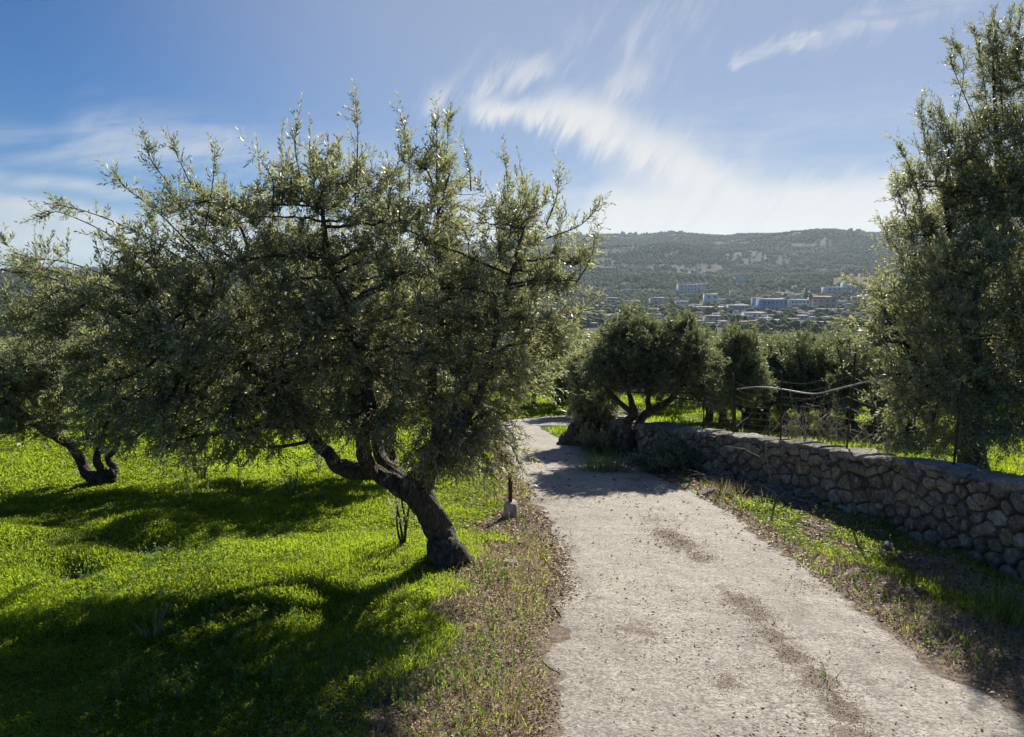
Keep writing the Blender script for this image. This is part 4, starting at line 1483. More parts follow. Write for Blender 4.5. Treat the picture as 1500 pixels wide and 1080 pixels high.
# ------------------------------------------------------------------ grass
def screen_points(n, dmin, dmax, amin, amax, rg):
    """random ground points, thinning with distance"""
    az_ = rg.uniform(math.radians(amin), math.radians(amax), n)
    u = rg.random(n)
    d = dmin * (dmax / dmin) ** u
    return np.sin(az_) * d, np.cos(az_) * d, d


def grass_patch(name, n, dmin, dmax, amin, amax, keep, seed, hscale=1.0, mat='grass', wscale=1.0, blade=.5):
    rg = np.random.default_rng(seed)
    x, y, d = screen_points(n, dmin, dmax, amin, amax, rg)
    k = rg.random(n) < keep(x, y)
    x, y, d = x[k], y[k], d[k]
    n = len(x)
    z = terrain(x, y)
    lod = np.clip(d / 4.5, .8, 7)
    patch = fbm(x * 1.6, y * 1.6, 101, 4)
    tall = .4 + 1.5 * smooth(.35, .7, patch)
    isb = rg.random(n) < blade
    mb = MB()
    p = np.stack([x, y, z], -1)
    # blades
    hb = (.035 + .05 * rg.random(n)) * tall * hscale * (lod ** .35)
    dirs = np.stack([rg.normal(size=n) * .45, rg.normal(size=n) * .45, np.ones(n)], -1)
    tint = np.clip(.02 + .62 * patch + .45 * smooth(.3, .7, fbm(x * .5 + 9, y * .5, 111, 3)) + rg.normal(size=n) * .12, 0, 1)
    mb.leaves((p - [0, 0, .004])[isb], dirs[isb], hb[isb], (.0055 * lod * wscale)[isb], rg, .05, tint[isb])
    # clover-like leaflets spread flat above the soil
    m = ~isb
    hl = (.008 + .045 * rg.random(n)) * tall * hscale
    pp = p + np.stack([0 * x, 0 * x, hl], -1)
    dl = np.stack([rg.normal(size=n), rg.normal(size=n), rg.normal(size=n) * .45 + .15], -1)
    mb.leaves(pp[m], dl[m], (.0125 * lod * (.6 + .8 * rg.random(n)) * wscale)[m], (.0095 * lod * wscale)[m], rg, .1, tint[m])
    o = mb.build(name, M[mat])
    return tag(o, kind='stuff')


g1 = grass_patch('meadow_grass', 980000, 2.2, 45, -44, 8, lambda x, y: np.where((xl(y) - x > .02), smooth(.25, .6, greenness(x, y)) + .04, 0) * (y < 45), 201, .5, blade=.38)
tag(g1, 'bright green clover and short grass covering the meadow', 'grass')
g2 = grass_patch('verge_grass', 200000, 3.0, 12, 5, 38, lambda x, y: np.where((x > xr(y) - .03) & (x < xw(y) - .02), .03 + .65 * greenness(x, y) ** 1.3, 0), 202, .5)
tag(g2, 'patchy green grass on the strip between lane and wall', 'grass')
g3 = grass_patch('grove_grass', 260000, 5, 45, -4, 42, lambda x, y: np.where((x > xw(y) + .34) | ((y > 15.3) & (x > xl(y) - .5)), .9, 0) * ~on_road(x, y, .1), 203, .8, wscale=.8, blade=.55)
tag(g3, 'sunlit grass in the grove behind the wall', 'grass')
g4 = grass_patch('dry_grass', 60000, 2.4, 14, -30, 38, lambda x, y: np.where(((xl(y) - x > .1) & (xl(y) - x < 1.5)) | ((x > xr(y) + .05) & (x < xw(y))), .6 * (1 - .6 * greenness(x, y)) + .05, 0), 204, .9, 'dry_grass', .6, .85)
tag(g4, 'straw-coloured dry grass along both verges', 'grass')


# taller weeds scattered through the meadow and along the verge
def weeds(name, n, keep, amin, amax, dmin, dmax, seed, h, mat, lw, label, stalk=True):
    rg = np.random.default_rng(seed)
    x, y, d = screen_points(n, dmin, dmax, amin, amax, rg)
    k = rg.random(n) < keep(x, y)
    x, y = x[k], y[k]
    z = terrain(x, y)
    lv = MB()
    m = len(x)
    S0 = np.stack([x, y, z - .005], -1)
    D0 = np.stack([rg.normal(size=m) * .3, rg.normal(size=m) * .3, np.ones(m)], -1)
    add_shoots(lv, lv if stalk else None, S0, D0, h * (.4 + .8 * rg.random(m)), rg, 10, lw[0], lw[1], .0014, .1, 1.1)
    o = lv.build(name, M[mat])
    return tag(o, label, 'weeds', None, 'stuff')


weeds('meadow_weeds', 5200, lambda x, y: (xl(y) - x > .15) * (.1 + .9 * smooth(.5, .68, fbm(x * 1.1, y * 1.1, 140))), -42, 3, 2.3, 9, 211, .10, 'weed', (.022, .012), 'leafy weeds standing a little above the meadow')
weeds('verge_weeds', 1500, lambda x, y: (x > xr(y) + .05) * (x < xw(y) - .03) * .6, 8, 38, 3.2, 11, 212, .10, 'weed', (.022, .011), 'small leafy weeds on the strip below the wall')
weeds('dry_weed_stalks', 700, lambda x, y: ((x > xr(y) + .2) & (x < xw(y) - .03)) | ((xl(y) - x > .1) & (xl(y) - x < 1.4)), -30, 38, 2.6, 12, 213, .14, 'dry_grass', (.02, .003), 'dead brown stalks along both verges')


# ------------------------------------------------------------------ litter
def litter(name, n, x, y, rg, size, mat, label, lift=.004, road_z=False):
    z = terrain(x, y) + lift
    z = np.where(on_road(x, y), z + .02, z)
    dl = np.stack([rg.normal(size=n), rg.normal(size=n), rg.normal(size=n) * .22 + .05], -1)
    mb = MB()
    d = np.hypot(x, y)
    L = size * (.5 + rg.random(n)) * np.clip(d / 5, .75, 2.5)
    mb.leaves(np.stack([x, y, z + .008 * rg.random(n)], -1), dl, L, L * .42, rg, .12)
    o = mb.build(name, M[mat])
    return tag(o, label, 'leaf litter', None, 'stuff')


rg = np.random.default_rng(77)
x, y, d = screen_points(190000, 2.5, 15, -24, 36, rg)
dl_ = xl(y) - x
dr_ = x - xr(y)
lobe = .0 + .22 * (fbm(y * 1.6, y * 0 + 2, 150, 3) - .4) + .14 * smooth(7.0, 5.6, y) * smooth(4.2, 5, y)
prob = np.where((dl_ > -lobe) & (dl_ < 1.25), 1.0 * (1 - .6 * greenness(x, y)) * smooth(-lobe - .02, -lobe + .12, dl_), 0)
prob = np.where((dr_ > -.12) & (x < xw(y) - .02), .8 * (1 - .5 * greenness(x, y)) * smooth(-.12, .1, dr_), prob)
prob = np.where((prob == 0) & (dl_ < 0) & (dr_ < 0), .012 + .05 * smooth(.55, .75, fbm(x * 1.5, y * .8, 70)), prob)
k = rg.random(len(x)) < prob
litter('fallen_leaves', k.sum(), x[k], y[k], rg, .021, 'litter', 'brown fallen olive leaves along the lane edges')
# debris lines on the lane
xs_, ys_ = [], []
for (px, py, sx, sy, n_) in [(975, 785, .10, .16, 260), (1003, 802, .12, .16, 320), (1030, 822, .08, .1, 120), (1085, 885, .12, .1, 220), (1110, 905, .09, .1, 200), (1132, 938, .06, .12, 200),
                             (1165, 968, .06, .12, 260), (1198, 1003, .07, .1, 300), (1238, 1048, .06, .12, 300), (1060, 1005, .08, .06, 120), (1180, 862, .12, .08, 120), (940, 1000, .25, .3, 120), (1380, 970, .3, .3, 300)]:
    q = plane_hit(px, py)
    xs_.append(q[0] + rg.normal(size=n_) * sx * .8)
    ys_.append(q[1] + rg.normal(size=n_) * sy)
x = np.concatenate(xs_)
y = np.concatenate(ys_)
x, y = np.tile(x, 3) + rg.normal(size=3 * len(x)) * .03, np.tile(y, 3) + rg.normal(size=3 * len(x)) * .05
litter('lane_debris', len(x), x, y, rg, .0095, 'litter', 'thin drifts of brown leaf crumbs down the middle of the lane', .0)


def rock_mesh(mb, c, s, rg, sub=2, tint=None):
    import bmesh
    bm = bmesh.new()
    bmesh.ops.create_icosphere(bm, subdivisions=sub, radius=1.0)
    v = np.array([w_.co[:] for w_ in bm.verts])
    f = np.array([[l.index for l in fc.verts] for fc in bm.faces])
    bm.free()
    off = rg.random(2) * 50
    n_ = fbm(v[:, 0] * 1.6 + off[0] + v[:, 2], v[:, 1] * 1.6 + off[1] - v[:, 2], 160, 3)
    v = v * (.7 + .6 * n_)[:, None]
    # a few planar breaks
    for _ in range(4):
        dn = rg.normal(size=3)
        dn /= np.linalg.norm(dn)
        h = v @ dn
        v = v - np.clip(h - .62, 0, None)[:, None] * dn
    a = rg.random() * 6.28
    R = np.array([[math.cos(a), -math.sin(a), 0], [math.sin(a), math.cos(a), 0], [0, 0, 1]])
    v = (v * np.asarray(s)) @ R.T + c
    mb.add(v, None, f, rg.random() if tint is None else tint)


# small stones on the lane and verges
mb = MB()
x, y, d = screen_points(650, 2.4, 12, -14, 36, rg)
ok = ((x > xl(y) - 1.0) & (x < xw(y) - .05))
x, y = x[ok], y[ok]
z = terrain(x, y)
z = np.where(on_road(x, y), z + .016, z)
for a, b, c in zip(x, y, z):
    s = .002 + .004 * rg.random() ** 3 * (1 + b / 5)
    rock_mesh(mb, np.array([a, b, c + s * .2]), (s, s * .8, s * .6), rg, 1)
tag(mb.build('gravel', M['pale_rock']), 'small loose stones scattered on the lane and its verges', 'gravel', None, 'stuff')

for px, py, s, lab in [(1040, 724, (.16, .10, .05), 'flat pale rock lying on the verge near the forked tree'), (1068, 728, (.07, .05, .04), 'small brown rock beside the flat pale rock'),
                       (1238, 748, (.13, .07, .05), 'pale flat stone at the foot of the wall'), (1092, 705, (.09, .06, .05), 'grey stone in the dry brush by the wall'),
                       (1157, 1058, (.016, .013, .012), 'tiny light stone alone on the lane'), (748, 828, (.06, .05, .03), 'pale stone in the leaf litter near the big trunk'), (1300, 805, (.08, .06, .05), 'mossy stone in the grass under the wall')]:
    q = G(px, py)
    mb = MB()
    rock_mesh(mb, q + [0, 0, s[2] * .35], s, rg, 3)
    tag(mb.build('rock', M['pale_rock'] if 'pale' in lab or 'light' in lab else M['stone']), lab, 'rock')

# ------------------------------------------------------------------ iron stake in a concrete lump
b = G(748, 757)
st = empty('marker_stake', b, 'rusty iron stake set in a whitish concrete lump at the left edge of the lane', 'stake')
mb = MB()
n_ = 28
h1 = P(748, 735, b[1])[2] - b[2]
h2 = P(748, 690, b[1])[2] - b[2]
prof = [(.078, -.06), (.078, .0), (.074, .05), (.068, h1 * .75), (.062, h1 * .93), (.045, h1), (.0, h1 * 1.01)]
for k, (r_, z_) in enumerate(prof):
    pass
an = np.arange(n_) * 2 * math.pi / n_
V_ = []
for k, (r_, z_) in enumerate(prof[:-1]):
    rrn = r_ * (1 + .22 * (fbm(np.cos(an) * 1.5 + 4, np.sin(an) * 1.5 + 4 + z_ * 8, 170, 3) - .5))
    sq = 1 / np.maximum(np.abs(np.cos(an)), np.abs(np.sin(an))) ** .35
    V_.append(np.stack([np.cos(an) * rrn * sq, np.sin(an) * rrn * sq, np.full(n_, z_) + .012 * np.sin(an * 2)], -1) + b)
V_ = np.vstack(V_ + [np.array([[0, 0, prof[-1][1]]]) + b])
jj = np.arange(n_)
kk = (jj + 1) % n_
qs = [np.stack([r_ * n_ + jj, r_ * n_ + kk, (r_ + 1) * n_ + kk, (r_ + 1) * n_ + jj], -1) for r_ in range(5)]
mb.add(V_, np.vstack(qs), np.stack([5 * n_ + jj, 5 * n_ + kk, np.full(n_, 6 * n_)], -1))
mb.build('concrete_base', M['concrete'], st, True)
mb = MB()
zc = (h1 * .8 + h2) / 2
mb.box(b + [0, 0, zc], (.036, .007, h2 - h1 * .8), .35)
mb.box(b + [-.0148, .0148, zc - .003], (.007, .036, h2 - h1 * .8), .35)
mb.build('angle_iron', M['rust'], st)

# ------------------------------------------------------------------ wire fence on the wall
fence_y = []
posts = [(1520, 588, 718), (1397, 560, 692), (1240, 512, 668), (1143, 545, 650), (1075, 547, 641), (1030, 562, 634)]
fp = []
for px, pt, pbm in posts:
    # find wall distance for this column
    Ys = np.linspace(3, 17, 1400)
    xx = xw(Ys) + .22
    pxs = 750 + F * (xx / Ys) * (math.cos(PITCH) + 0)   # near enough
    zt_ = -SLOPE * Ys + wh(Ys)
    # exact projection
    dyc = Ys * math.cos(PITCH) - (zt_ - 1.6) * math.sin(PITCH)
    pxs = 750 + F * xx / dyc
    i_ = np.argmin(np.abs(pxs - px))
    Y_ = Ys[i_]
    zb = zt_[i_]
    tp = P(px, pt, Y_)
    fp.append((np.array([xx[i_], Y_, zb]), tp[2] - zb))
fr = empty('wire_fence', fp[2][0], 'sagging wire mesh fence on rusty iron posts along the top of the stone wall', 'fence')
near_end = fp[0][0] + (fp[0][0] - fp[1][0]) * 1.4
for c, h in fp:
    mb = MB()
    ln = rg.normal() * .02
    pts = np.array([c + [0, 0, -.05], c + [ln, 0, h * .5], c + [ln * 2.4, 0, h]])
    mb.tube(pts, [.011, .011, .010], 6)
    mb.build('post', M['rust'], fr)
ends = [near_end] + [c for c, h in fp]
hs = [fp[0][1]] + [h for c, h in fp]
mb = MB()
for a in range(len(ends) - 1):
    A, B = ends[a], ends[a + 1]
    hA, hB = hs[a] * .86, hs[a + 1] * .86
    L = np.linalg.norm(B - A)
    nv = max(2, int(L / .10))
    for k in range(nv):
        t = k / nv
        c = A + (B - A) * t
        hh0 = hA + (hB - hA) * t - .10 * math.sin(t * math.pi)
        bow = .04 * math.sin(t * 9 + a)
        mb.tube(np.array([c + [0, 0, .02], c + [bow, 0, hh0 * .5], c + [bow * .4, 0, hh0]]), .0015, 3, .5, False)
    for k in range(9):
        f = k / 8
        pts = []
        for t in np.linspace(0, 1, 9):
            c = A + (B - A) * t
            hh0 = hA + (hB - hA) * t - .10 * math.sin(t * math.pi)
            pts.append(c + [.03 * math.sin(t * 9 + a) * math.sin(f * 3.1), 0, .02 + hh0 * f - .02 * f])
        mb.tube(np.array(pts), .0015, 3, .5, False)
mb.build('wire_mesh', M['wire'], fr)

hp = []
for px, py in [(1080, 570), (1110, 567), (1143, 570), (1190, 577), (1222, 571), (1242, 566), (1275, 558), (1300, 556)]:
    Ys = np.linspace(3, 17, 1400)
    xx = xw(Ys) + .2
    dyc = Ys * math.cos(PITCH) + (.0 + SLOPE * Ys + .5) * math.sin(PITCH)
    i_ = np.argmin(np.abs(750 + F * xx / dyc - px))
    hp.append(P(px, py, Ys[i_] - .03))
mb = MB()
mb.tube(spline(np.array(hp), step=.03), .008, 8)
tag(mb.build('irrigation_hose', M['hose'], None, True), 'pale hose slung in a curve between the posts of the wire fence', 'hose')

# ------------------------------------------------------------------ brush, fallen branches, tufts
for px, py, n_, h_ in [(1165, 652, 9, .6), (1190, 658, 12, .62), (1215, 662, 12, .7), (1250, 668, 9, .55), (1290, 676, 10, .5), (1130, 648, 7, .45), (1330, 682, 9, .5)]:
    # dry brush rooted just behind the coping
    Ys = np.linspace(3, 17, 1400)
    xx = xw(Ys) + .45
    zt_ = -SLOPE * Ys + wh(Ys)
    dyc = Ys * math.cos(PITCH) - (zt_ - 1.6) * math.sin(PITCH)
    i_ = np.argmin(np.abs(750 + F * xx / dyc - px))
    c = np.array([xx[i_], Ys[i_], 0])
    c[2] = tz(c[0], c[1])
    mb = MB()
    for k in range(n_):
        s0 = c + [rg.normal() * .10, rg.normal() * .14, -.02]
        tp = s0 + np.array([rg.normal() * .16, rg.normal() * .16, h_ * (.5 + .6 * rg.random())])
        cc_ = bez(s0, (s0 + tp) / 2 + rg.normal(size=3) * .06, tp, 7)
        mb.tube(cc_, np.linspace(.005, .0015, 7), 4)
        for u in range(4):
            a = cc_[rg.integers(2, 6)]
            mb.tube(np.array([a, a + rg.normal(size=3) * .05 + [0, 0, .07], a + rg.normal(size=3) * .09 + [0, 0, .12]]), [.0022, .0016, .001], 3)
    tag(mb.build('dry_brush', M['deadwood']), 'clump of dead bare stems growing behind the wall coping', 'dry brush', 'dead brush along the fence')


def branch_pile(px0, py0, name, lab, n_, L, seed, mat='deadwood'):
    rg_ = np.random.default_rng(seed)
    b = G(px0, py0)
    mb = MB()
    for k in range(n_):
        a = rg_.random() * 6.28
        s0 = b + np.array([rg_.normal() * L * .3, rg_.normal() * L * .3, .03 + .05 * rg_.random()])
        e0 = s0 + np.array([math.cos(a), math.sin(a), .12 * rg_.normal() + .08]) * L * (.4 + .6 * rg_.random())
        c = bez(s0, (s0 + e0) / 2 + rg_.normal(size=3) * L * .1, e0, 7)
        c[:, 2] = np.maximum(c[:, 2], terrain(c[:, 0], c[:, 1]) + .008)
        mb.tube(c, np.linspace(.008, .002, 7) * (.5 + rg_.random()), 5)
    return tag(mb.build(name, M[mat]), lab, 'brushwood')


branch_pile(1165, 738, 'brushwood_heap', 'tangled heap of dead twigs lying at the foot of the wall', 46, .42, 301)
branch_pile(1120, 722, 'brushwood_heap', 'thin scatter of grey twigs on the verge short of the twig heap', 26, .36, 302)
branch_pile(1060, 705, 'brushwood_heap', 'dry twigs in the shade below the forked tree', 24, .35, 303)
q = wall_pt(np.interp(8.9, WY, WS), .62, .06)
e1 = G(1125, 722)
mb = MB()
mb.tube(spline(np.array([q, (q + e1) / 2 + [0, 0, .10], (q * .3 + e1 * .7) + [0, -.1, 0.02], e1 + [0, 0, .01]]), n=30), np.linspace(.014, .006, 30), 7)
mb.tube(np.array([(q + e1) / 2 + [0, 0, .08], (q + e1) / 2 + [-.25, .1, .2], (q + e1) / 2 + [-.5, .1, .24]]), [.007, .005, .003], 5)
tag(mb.build('fallen_branch', M['deadwood'], None, True), 'long bare fallen branch leaning against the stone wall', 'branch')


def tuft(px, py, n_, h_, lab, mat, seed, rad=.15, name='grass_tuft', Y=None):
    rg_ = np.random.default_rng(seed)
    b = G(px, py)
    mb = MB()
    for k in range(n_):
        a = rg_.random() * 6.28
        r_ = rad * rg_.random() ** .5
        s0 = b + [math.cos(a) * r_, math.sin(a) * r_, -.02]
        hh = h_ * (.5 + .6 * rg_.random())
        lean = np.array([math.cos(a), math.sin(a), 0]) * hh * (.2 + .5 * rg_.random())
        c = bez(s0, s0 + [lean[0] * .3, lean[1] * .3, hh * .8], s0 + lean + [0, 0, hh * .85], 5)
        wv = np.array([-math.sin(a), math.cos(a), 0]) * .004
        V_ = np.vstack([np.stack([c[j_] - wv * (1 - j_ / 4.2), c[j_] + wv * (1 - j_ / 4.2)]) for j_ in range(5)])
        mb.add(V_, [[2 * j_, 2 * j_ + 1, 2 * j_ + 3, 2 * j_ + 2] for j_ in range(4)], None, rg_.random())
    return tag(mb.build(name, M[mat]), lab, 'grass tuft')


tuft(880, 690, 300, .34, 'tall yellowish grass tuft at the lane edge before the forked tree', 'weed', 401, .30)
tuft(900, 690, 200, .28, 'dry straw tuft mixed under the forked tree', 'dry_grass', 402, .28)
tuft(1298, 772, 120, .16, 'grey-green leafy tuft against the wall foot', 'weed', 403, .10)
tuft(1470, 905, 200, .22, 'dark grass tuft in the tree shade at the right edge of the lane', 'weed', 404, .16)
tuft(1215, 1000, 14, .12, 'few thin blades growing from the lane surface', 'weed', 405, .03)
tuft(1060, 720, 160, .2, 'straw tuft behind the flat pale rock', 'dry_grass', 406, .2)
tuft(225, 930, 30, .2, 'thin straw stalks standing in the shaded meadow', 'dry_grass', 407, .06)


def shrub(px, py, rad, h, seed, lab, mat='olive_leaf_far', Yf=None):
    b = G(px, py)
    if Yf:
        b = np.array([(px - 750) / F * Yf, Yf, 0])
        b[2] = tz(b[0], b[1])
    r = empty('shrub', b, lab, 'shrub')
    rg_ = np.random.default_rng(seed)
    br = MB()
    lv = MB()
    st_, dv = [], []
    for k in range(34):
        a = rg_.random() * 6.28
        tp = b + [math.cos(a) * rad * rg_.random() ** .5, math.sin(a) * rad * rg_.random() ** .5, h * (.35 + .6 * rg_.random())]
        c = bez(b + [0, 0, -.03], (b + tp) / 2 + rg_.normal(size=3) * .06, tp, 6)
        br.tube(c, np.linspace(.009, .003, 6), 5)
        for u in range(14):
            st_.append(c[rg_.integers(2, 6)] + rg_.normal(size=3) * .05)
            dv.append((tp - b) / h + rg_.normal(size=3) * .7)
    add_shoots(lv, br, np.array(st_), np.array(dv), .1 + .15 * rg_.random(len(st_)), rg_, 12, .05, .016)
    br.build('stems', M['twig'], r)
    lv.build('leaves', M[mat], r)


shrub(985, 690, .45, .28, 501, 'dark shrub in the shade at the foot of the wall by the forked tree')
shrub(878, 666, .3, .35, 502, 'low dusky shrub between the leaning tree and the forked tree')

# ------------------------------------------------------------------ far country
def lumps(name, X, Y, R, H, tintv, mat, seed):
    """one rough rounded crown per point"""
    import bmesh
    bm = bmesh.new()
    bmesh.ops.create_icosphere(bm, subdivisions=1, radius=1.0)
    v0 = np.array([w_.co[:] for w_ in bm.verts])
    f0 = np.array([[l.index for l in fc.verts] for fc in bm.faces])
    bm.free()
    rg_ = np.random.default_rng(seed)
    n_ = len(X)
    z = terrain(X, Y)
    jit = .75 + .5 * rg_.random((n_, len(v0)))
    V_ = v0[None] * jit[..., None] * np.stack([R, R, H * .55], -1)[:, None] + np.stack([X, Y, z + H * .5], -1)[:, None]
    F_ = f0[None] + (np.arange(n_) * len(v0))[:, None, None]
    t_ = np.repeat(tintv, len(f0))
    return mesh_np(name, V_.reshape(-1, 3), None, mat, tri=F_.reshape(-1, 3), tint=t_)


rg = np.random.default_rng(900)


def scatter_far(n, d0, d1, a0, a1, pw=1.0):
    a = rg.uniform(math.radians(a0), math.radians(a1), n)
    d = (d0 ** pw + (d1 ** pw - d0 ** pw) * rg.random(n)) ** (1 / pw)
    return np.sin(a) * d, np.cos(a) * d, d


# skyline trees on the ridge and cypress spires
WALLS = {}
HOUSES = []


def wallmat(c):
    if c not in WALLS:
        WALLS[c] = plain('render_%d' % len(WALLS), c, .9, 0, .08, .3)
    return WALLS[c]


M['tile'] = plain('clay_tiles', (0.36, 0.17, 0.11), .85, 0, .2, 1.0)
M['slab'] = plain('roof_slab', (0.50, 0.48, 0.45), .9, 0, .15, .4)
M['pane'] = plain('dark_window', (0.05, 0.055, 0.06), .3, 0, .2, 1)
GRP = {}


def house(px, py, wpx, hpx, col, roof, label, rz=0.0, dep=None, storeys=2, nw=3):
    q = G(px, py)
    D = q[1]
    W_ = wpx / F * D
    H_ = hpx / F * D
    dep = dep or min(W_ * .7, 14)
    q = q + [0, dep / 2, 0]
    q[2] = tz(q[0], q[1])
    HOUSES.append((q[0], q[1], W_, dep))
    r = empty('house', q, label, 'house')
    mb = MB()
    hw = H_ * (.78 if roof == 'gable' else 1.0)
    c_, s_ = math.cos(rz), math.sin(rz)

    def loc(v):
        v = np.asarray(v, float)
        return np.stack([v[..., 0] * c_ - v[..., 1] * s_, v[..., 0] * s_ + v[..., 1] * c_, v[..., 2]], -1) + q

    mb.add(loc([[-W_ / 2, -dep / 2, -3], [W_ / 2, -dep / 2, -3], [W_ / 2, dep / 2, -3], [-W_ / 2, dep / 2, -3], [-W_ / 2, -dep / 2, hw], [W_ / 2, -dep / 2, hw], [W_ / 2, dep / 2, hw], [-W_ / 2, dep / 2, hw]]),
           [[0, 3, 2, 1], [4, 5, 6, 7], [0, 1, 5, 4], [1, 2, 6, 5], [2, 3, 7, 6], [3, 0, 4, 7]])
    mb.build('wall', wallmat(col), r)
    mb = MB()
    if roof == 'gable':
        e = .5
        a, b = W_ / 2 + e, dep / 2 + e
        mb.add(loc([[-a, -b, hw + .02], [a, -b, hw + .02], [a, b, hw + .02], [-a, b, hw + .02], [-a * .55, 0, H_], [a * .55, 0, H_]]),
               [[0, 1, 5, 4], [2, 3, 4, 5], [0, 3, 2, 1]], [[1, 2, 5], [3, 0, 4]])
        mb.build('roof', M['tile'], r)
    else:
        a, b = W_ / 2 + .3, dep / 2 + .3
        mb.add(loc([[-a, -b, hw + .02], [a, -b, hw + .02], [a, b, hw + .02], [-a, b, hw + .02], [-a, -b, hw + .4], [a, -b, hw + .4], [a, b, hw + .4], [-a, b, hw + .4]]),
               [[0, 3, 2, 1], [4, 5, 6, 7], [0, 1, 5, 4], [1, 2, 6, 5], [2, 3, 7, 6], [3, 0, 4, 7]])
        mb.build('roof', M['slab'] if roof == 'flat' else M['tile'], r)
    sh = hw / storeys
    for s in range(storeys):
        for k in range(nw):
            mb = MB()
            cx = -W_ / 2 + W_ * (k + .5) / nw
            zc_ = sh * (s + .52)
            ww, wh_ = min(W_ / nw * .42, 2.0), sh * .45
            y0_ = -dep / 2 - .06
            mb.add(loc([[cx - ww / 2, y0_, zc_ - wh_ / 2], [cx + ww / 2, y0_, zc_ - wh_ / 2], [cx + ww / 2, y0_, zc_ + wh_ / 2], [cx - ww / 2, y0_, zc_ + wh_ / 2],
                        [cx - ww / 2, y0_ + .1, zc_ - wh_ / 2], [cx + ww / 2, y0_ + .1, zc_ - wh_ / 2], [cx + ww / 2, y0_ + .1, zc_ + wh_ / 2], [cx - ww / 2, y0_ + .1, zc_ + wh_ / 2]]),
                   [[0, 1, 2, 3], [0, 4, 5, 1], [1, 5, 6, 2], [2, 6, 7, 3], [3, 7, 4, 0]])
            mb.build('window', M['pane'], r)
    return r


WHT, CRM, GRY, PNK, BLU, OCH = (.80, .79, .76), (.72, .67, .57), (.52, .52, .50), (.50, .36, .31), (.22, .36, .58), (.52, .40, .22)
house(1134, 457, 38, 18, BLU, 'flat', 'wide bright blue building in the valley town', .08, storeys=2, nw=6)
house(1110, 453, 14, 16, (.48, .54, .6), 'flat', 'pale blue-grey block joined left of the blue building', .08, storeys=2, nw=2)
house(1172, 452, 28, 12, WHT, 'flat', 'long white low building right of the blue building', .0, nw=5)
house(1208, 451, 36, 17, PNK, 'gable', 'big pinkish-red roofed hall right of the dark cypress', -.1, nw=4)
house(1010, 432, 30, 14, CRM, 'flat', 'large cream apartment block high in the town left of centre', .1, storeys=3, nw=6)
house(1030, 428, 16, 12, GRY, 'flat', 'grey block behind the cream apartment block', .1)
house(1042, 447, 18, 15, WHT, 'flat', 'white square house between two dark tree clumps', .1, nw=2)
house(1058, 447, 14, 8, GRY, 'flat', 'small grey house beside the white square house', 0)
house(966, 446, 24, 9, CRM, 'gable', 'house with a faded pink roof at the left of town', .1)
house(934, 452, 11, 11, OCH, 'gable', 'ochre yellow house with an orange roof behind the forked tree', .2, nw=2)
house(897, 446, 16, 9, GRY, 'flat', 'plain grey house at the left end of the town', 0)
house(1048, 474, 26, 12, CRM, 'gable', 'cream house with a wide red tile roof in front of the town', .15, storeys=2)
house(1030, 471, 16, 6, OCH, 'gable', 'low orange-walled shed left of the red tile roof', 0, storeys=1)
house(1108, 467, 30, 7, WHT, 'flat', 'long white-roofed shed in front of the blue building', .1, storeys=1, nw=4)
house(1102, 476, 24, 6, CRM, 'gable', 'low house among trees below the white-roofed shed', .1, storeys=1)
house(1143, 476, 22, 6, WHT, 'flat', 'small bright white house at the grove edge', -.1, storeys=1)
house(1160, 478, 12, 5, GRY, 'gable', 'tiny tile-roofed house right of the small bright white house', 0, storeys=1, nw=2)
house(1085, 458, 30, 10, GRY, 'flat', 'cluster-like grey building left of the blue one', .05, nw=6)
house(1050, 457, 52, 6, (.62, .6, .56), 'flat', 'very long low pale warehouse across the middle of town', .02, storeys=1, nw=8)
house(1085, 415, 14, 7, CRM, 'flat', 'pale farmhouse alone on the slope above the town', 0)
house(1225, 432, 30, 10, GRY, 'flat', 'bluish-grey building above the pink hall', .1, nw=4)
house(1255, 424, 34, 8, WHT, 'flat', 'white terrace of houses at the right of town', .1, nw=5)
house(1150, 410, 6, 4, WHT, 'flat', 'tiny white cottage on the hillside', 0, nw=2)
house(1142, 416, 7, 4, WHT, 'gable', 'tiny roofed cottage under the white cottage', 0, nw=2)
house(918, 429, 14, 4, WHT, 'flat', 'low white shed on the slope left of town', 0, nw=2)
house(950, 470, 20, 9, WHT, 'flat', 'white house half hidden behind the forked tree', .1)
house(1000, 450, 18, 8, WHT, 'flat', 'plain white house beside the faded pink roof', -.1)
house(1175, 468, 20, 5, GRY, 'flat', 'low grey shed in the trees below the pink hall', 0, storeys=1)
house(1290, 440, 30, 10, CRM, 'gable', 'cream house with red roof near the right-hand tree', .1)
for k, (px, py, w_, h_, c_, rf) in enumerate([(1125, 381, 5, 3, WHT, 'flat'), (900, 395, 4, 3, WHT, 'flat'), (1260, 356, 5, 3, CRM, 'flat'), (975, 383, 4, 2.5, CRM, 'flat'), (955, 375, 4, 2.5, WHT, 'flat'), (1235, 395, 6, 3, WHT, 'gable'),
                                              (1040, 392, 5, 3, CRM, 'flat'), (1180, 372, 4, 3, WHT, 'flat')]):
    hh_o = house(px, py, w_, h_, c_, rf, 'lone pale farmhouse, one of several scattered over the far hill', 0, nw=1, storeys=1)
    hh_o['group'] = 'farmhouses on the far hill'
rh = random.Random(8)
SMALL = 0
for k in range(140):
    px = rh.uniform(862, 1310)
    py = 480 - 46 * rh.random() ** 1.3
    w_ = rh.uniform(5, 17)
    c_ = rh.choice([WHT, WHT, CRM, GRY, (.62, .58, .5), (.5, .47, .42), PNK])
    ho = house(px, py, w_, rh.uniform(3.5, 7.5), c_, rh.choice(['flat', 'flat', 'gable']), 'small pale house among trees in the scatter of the valley town', rh.uniform(-.5, .5), nw=2, storeys=rh.choice([1, 2]))
    ho['group'] = 'small houses of the valley town'
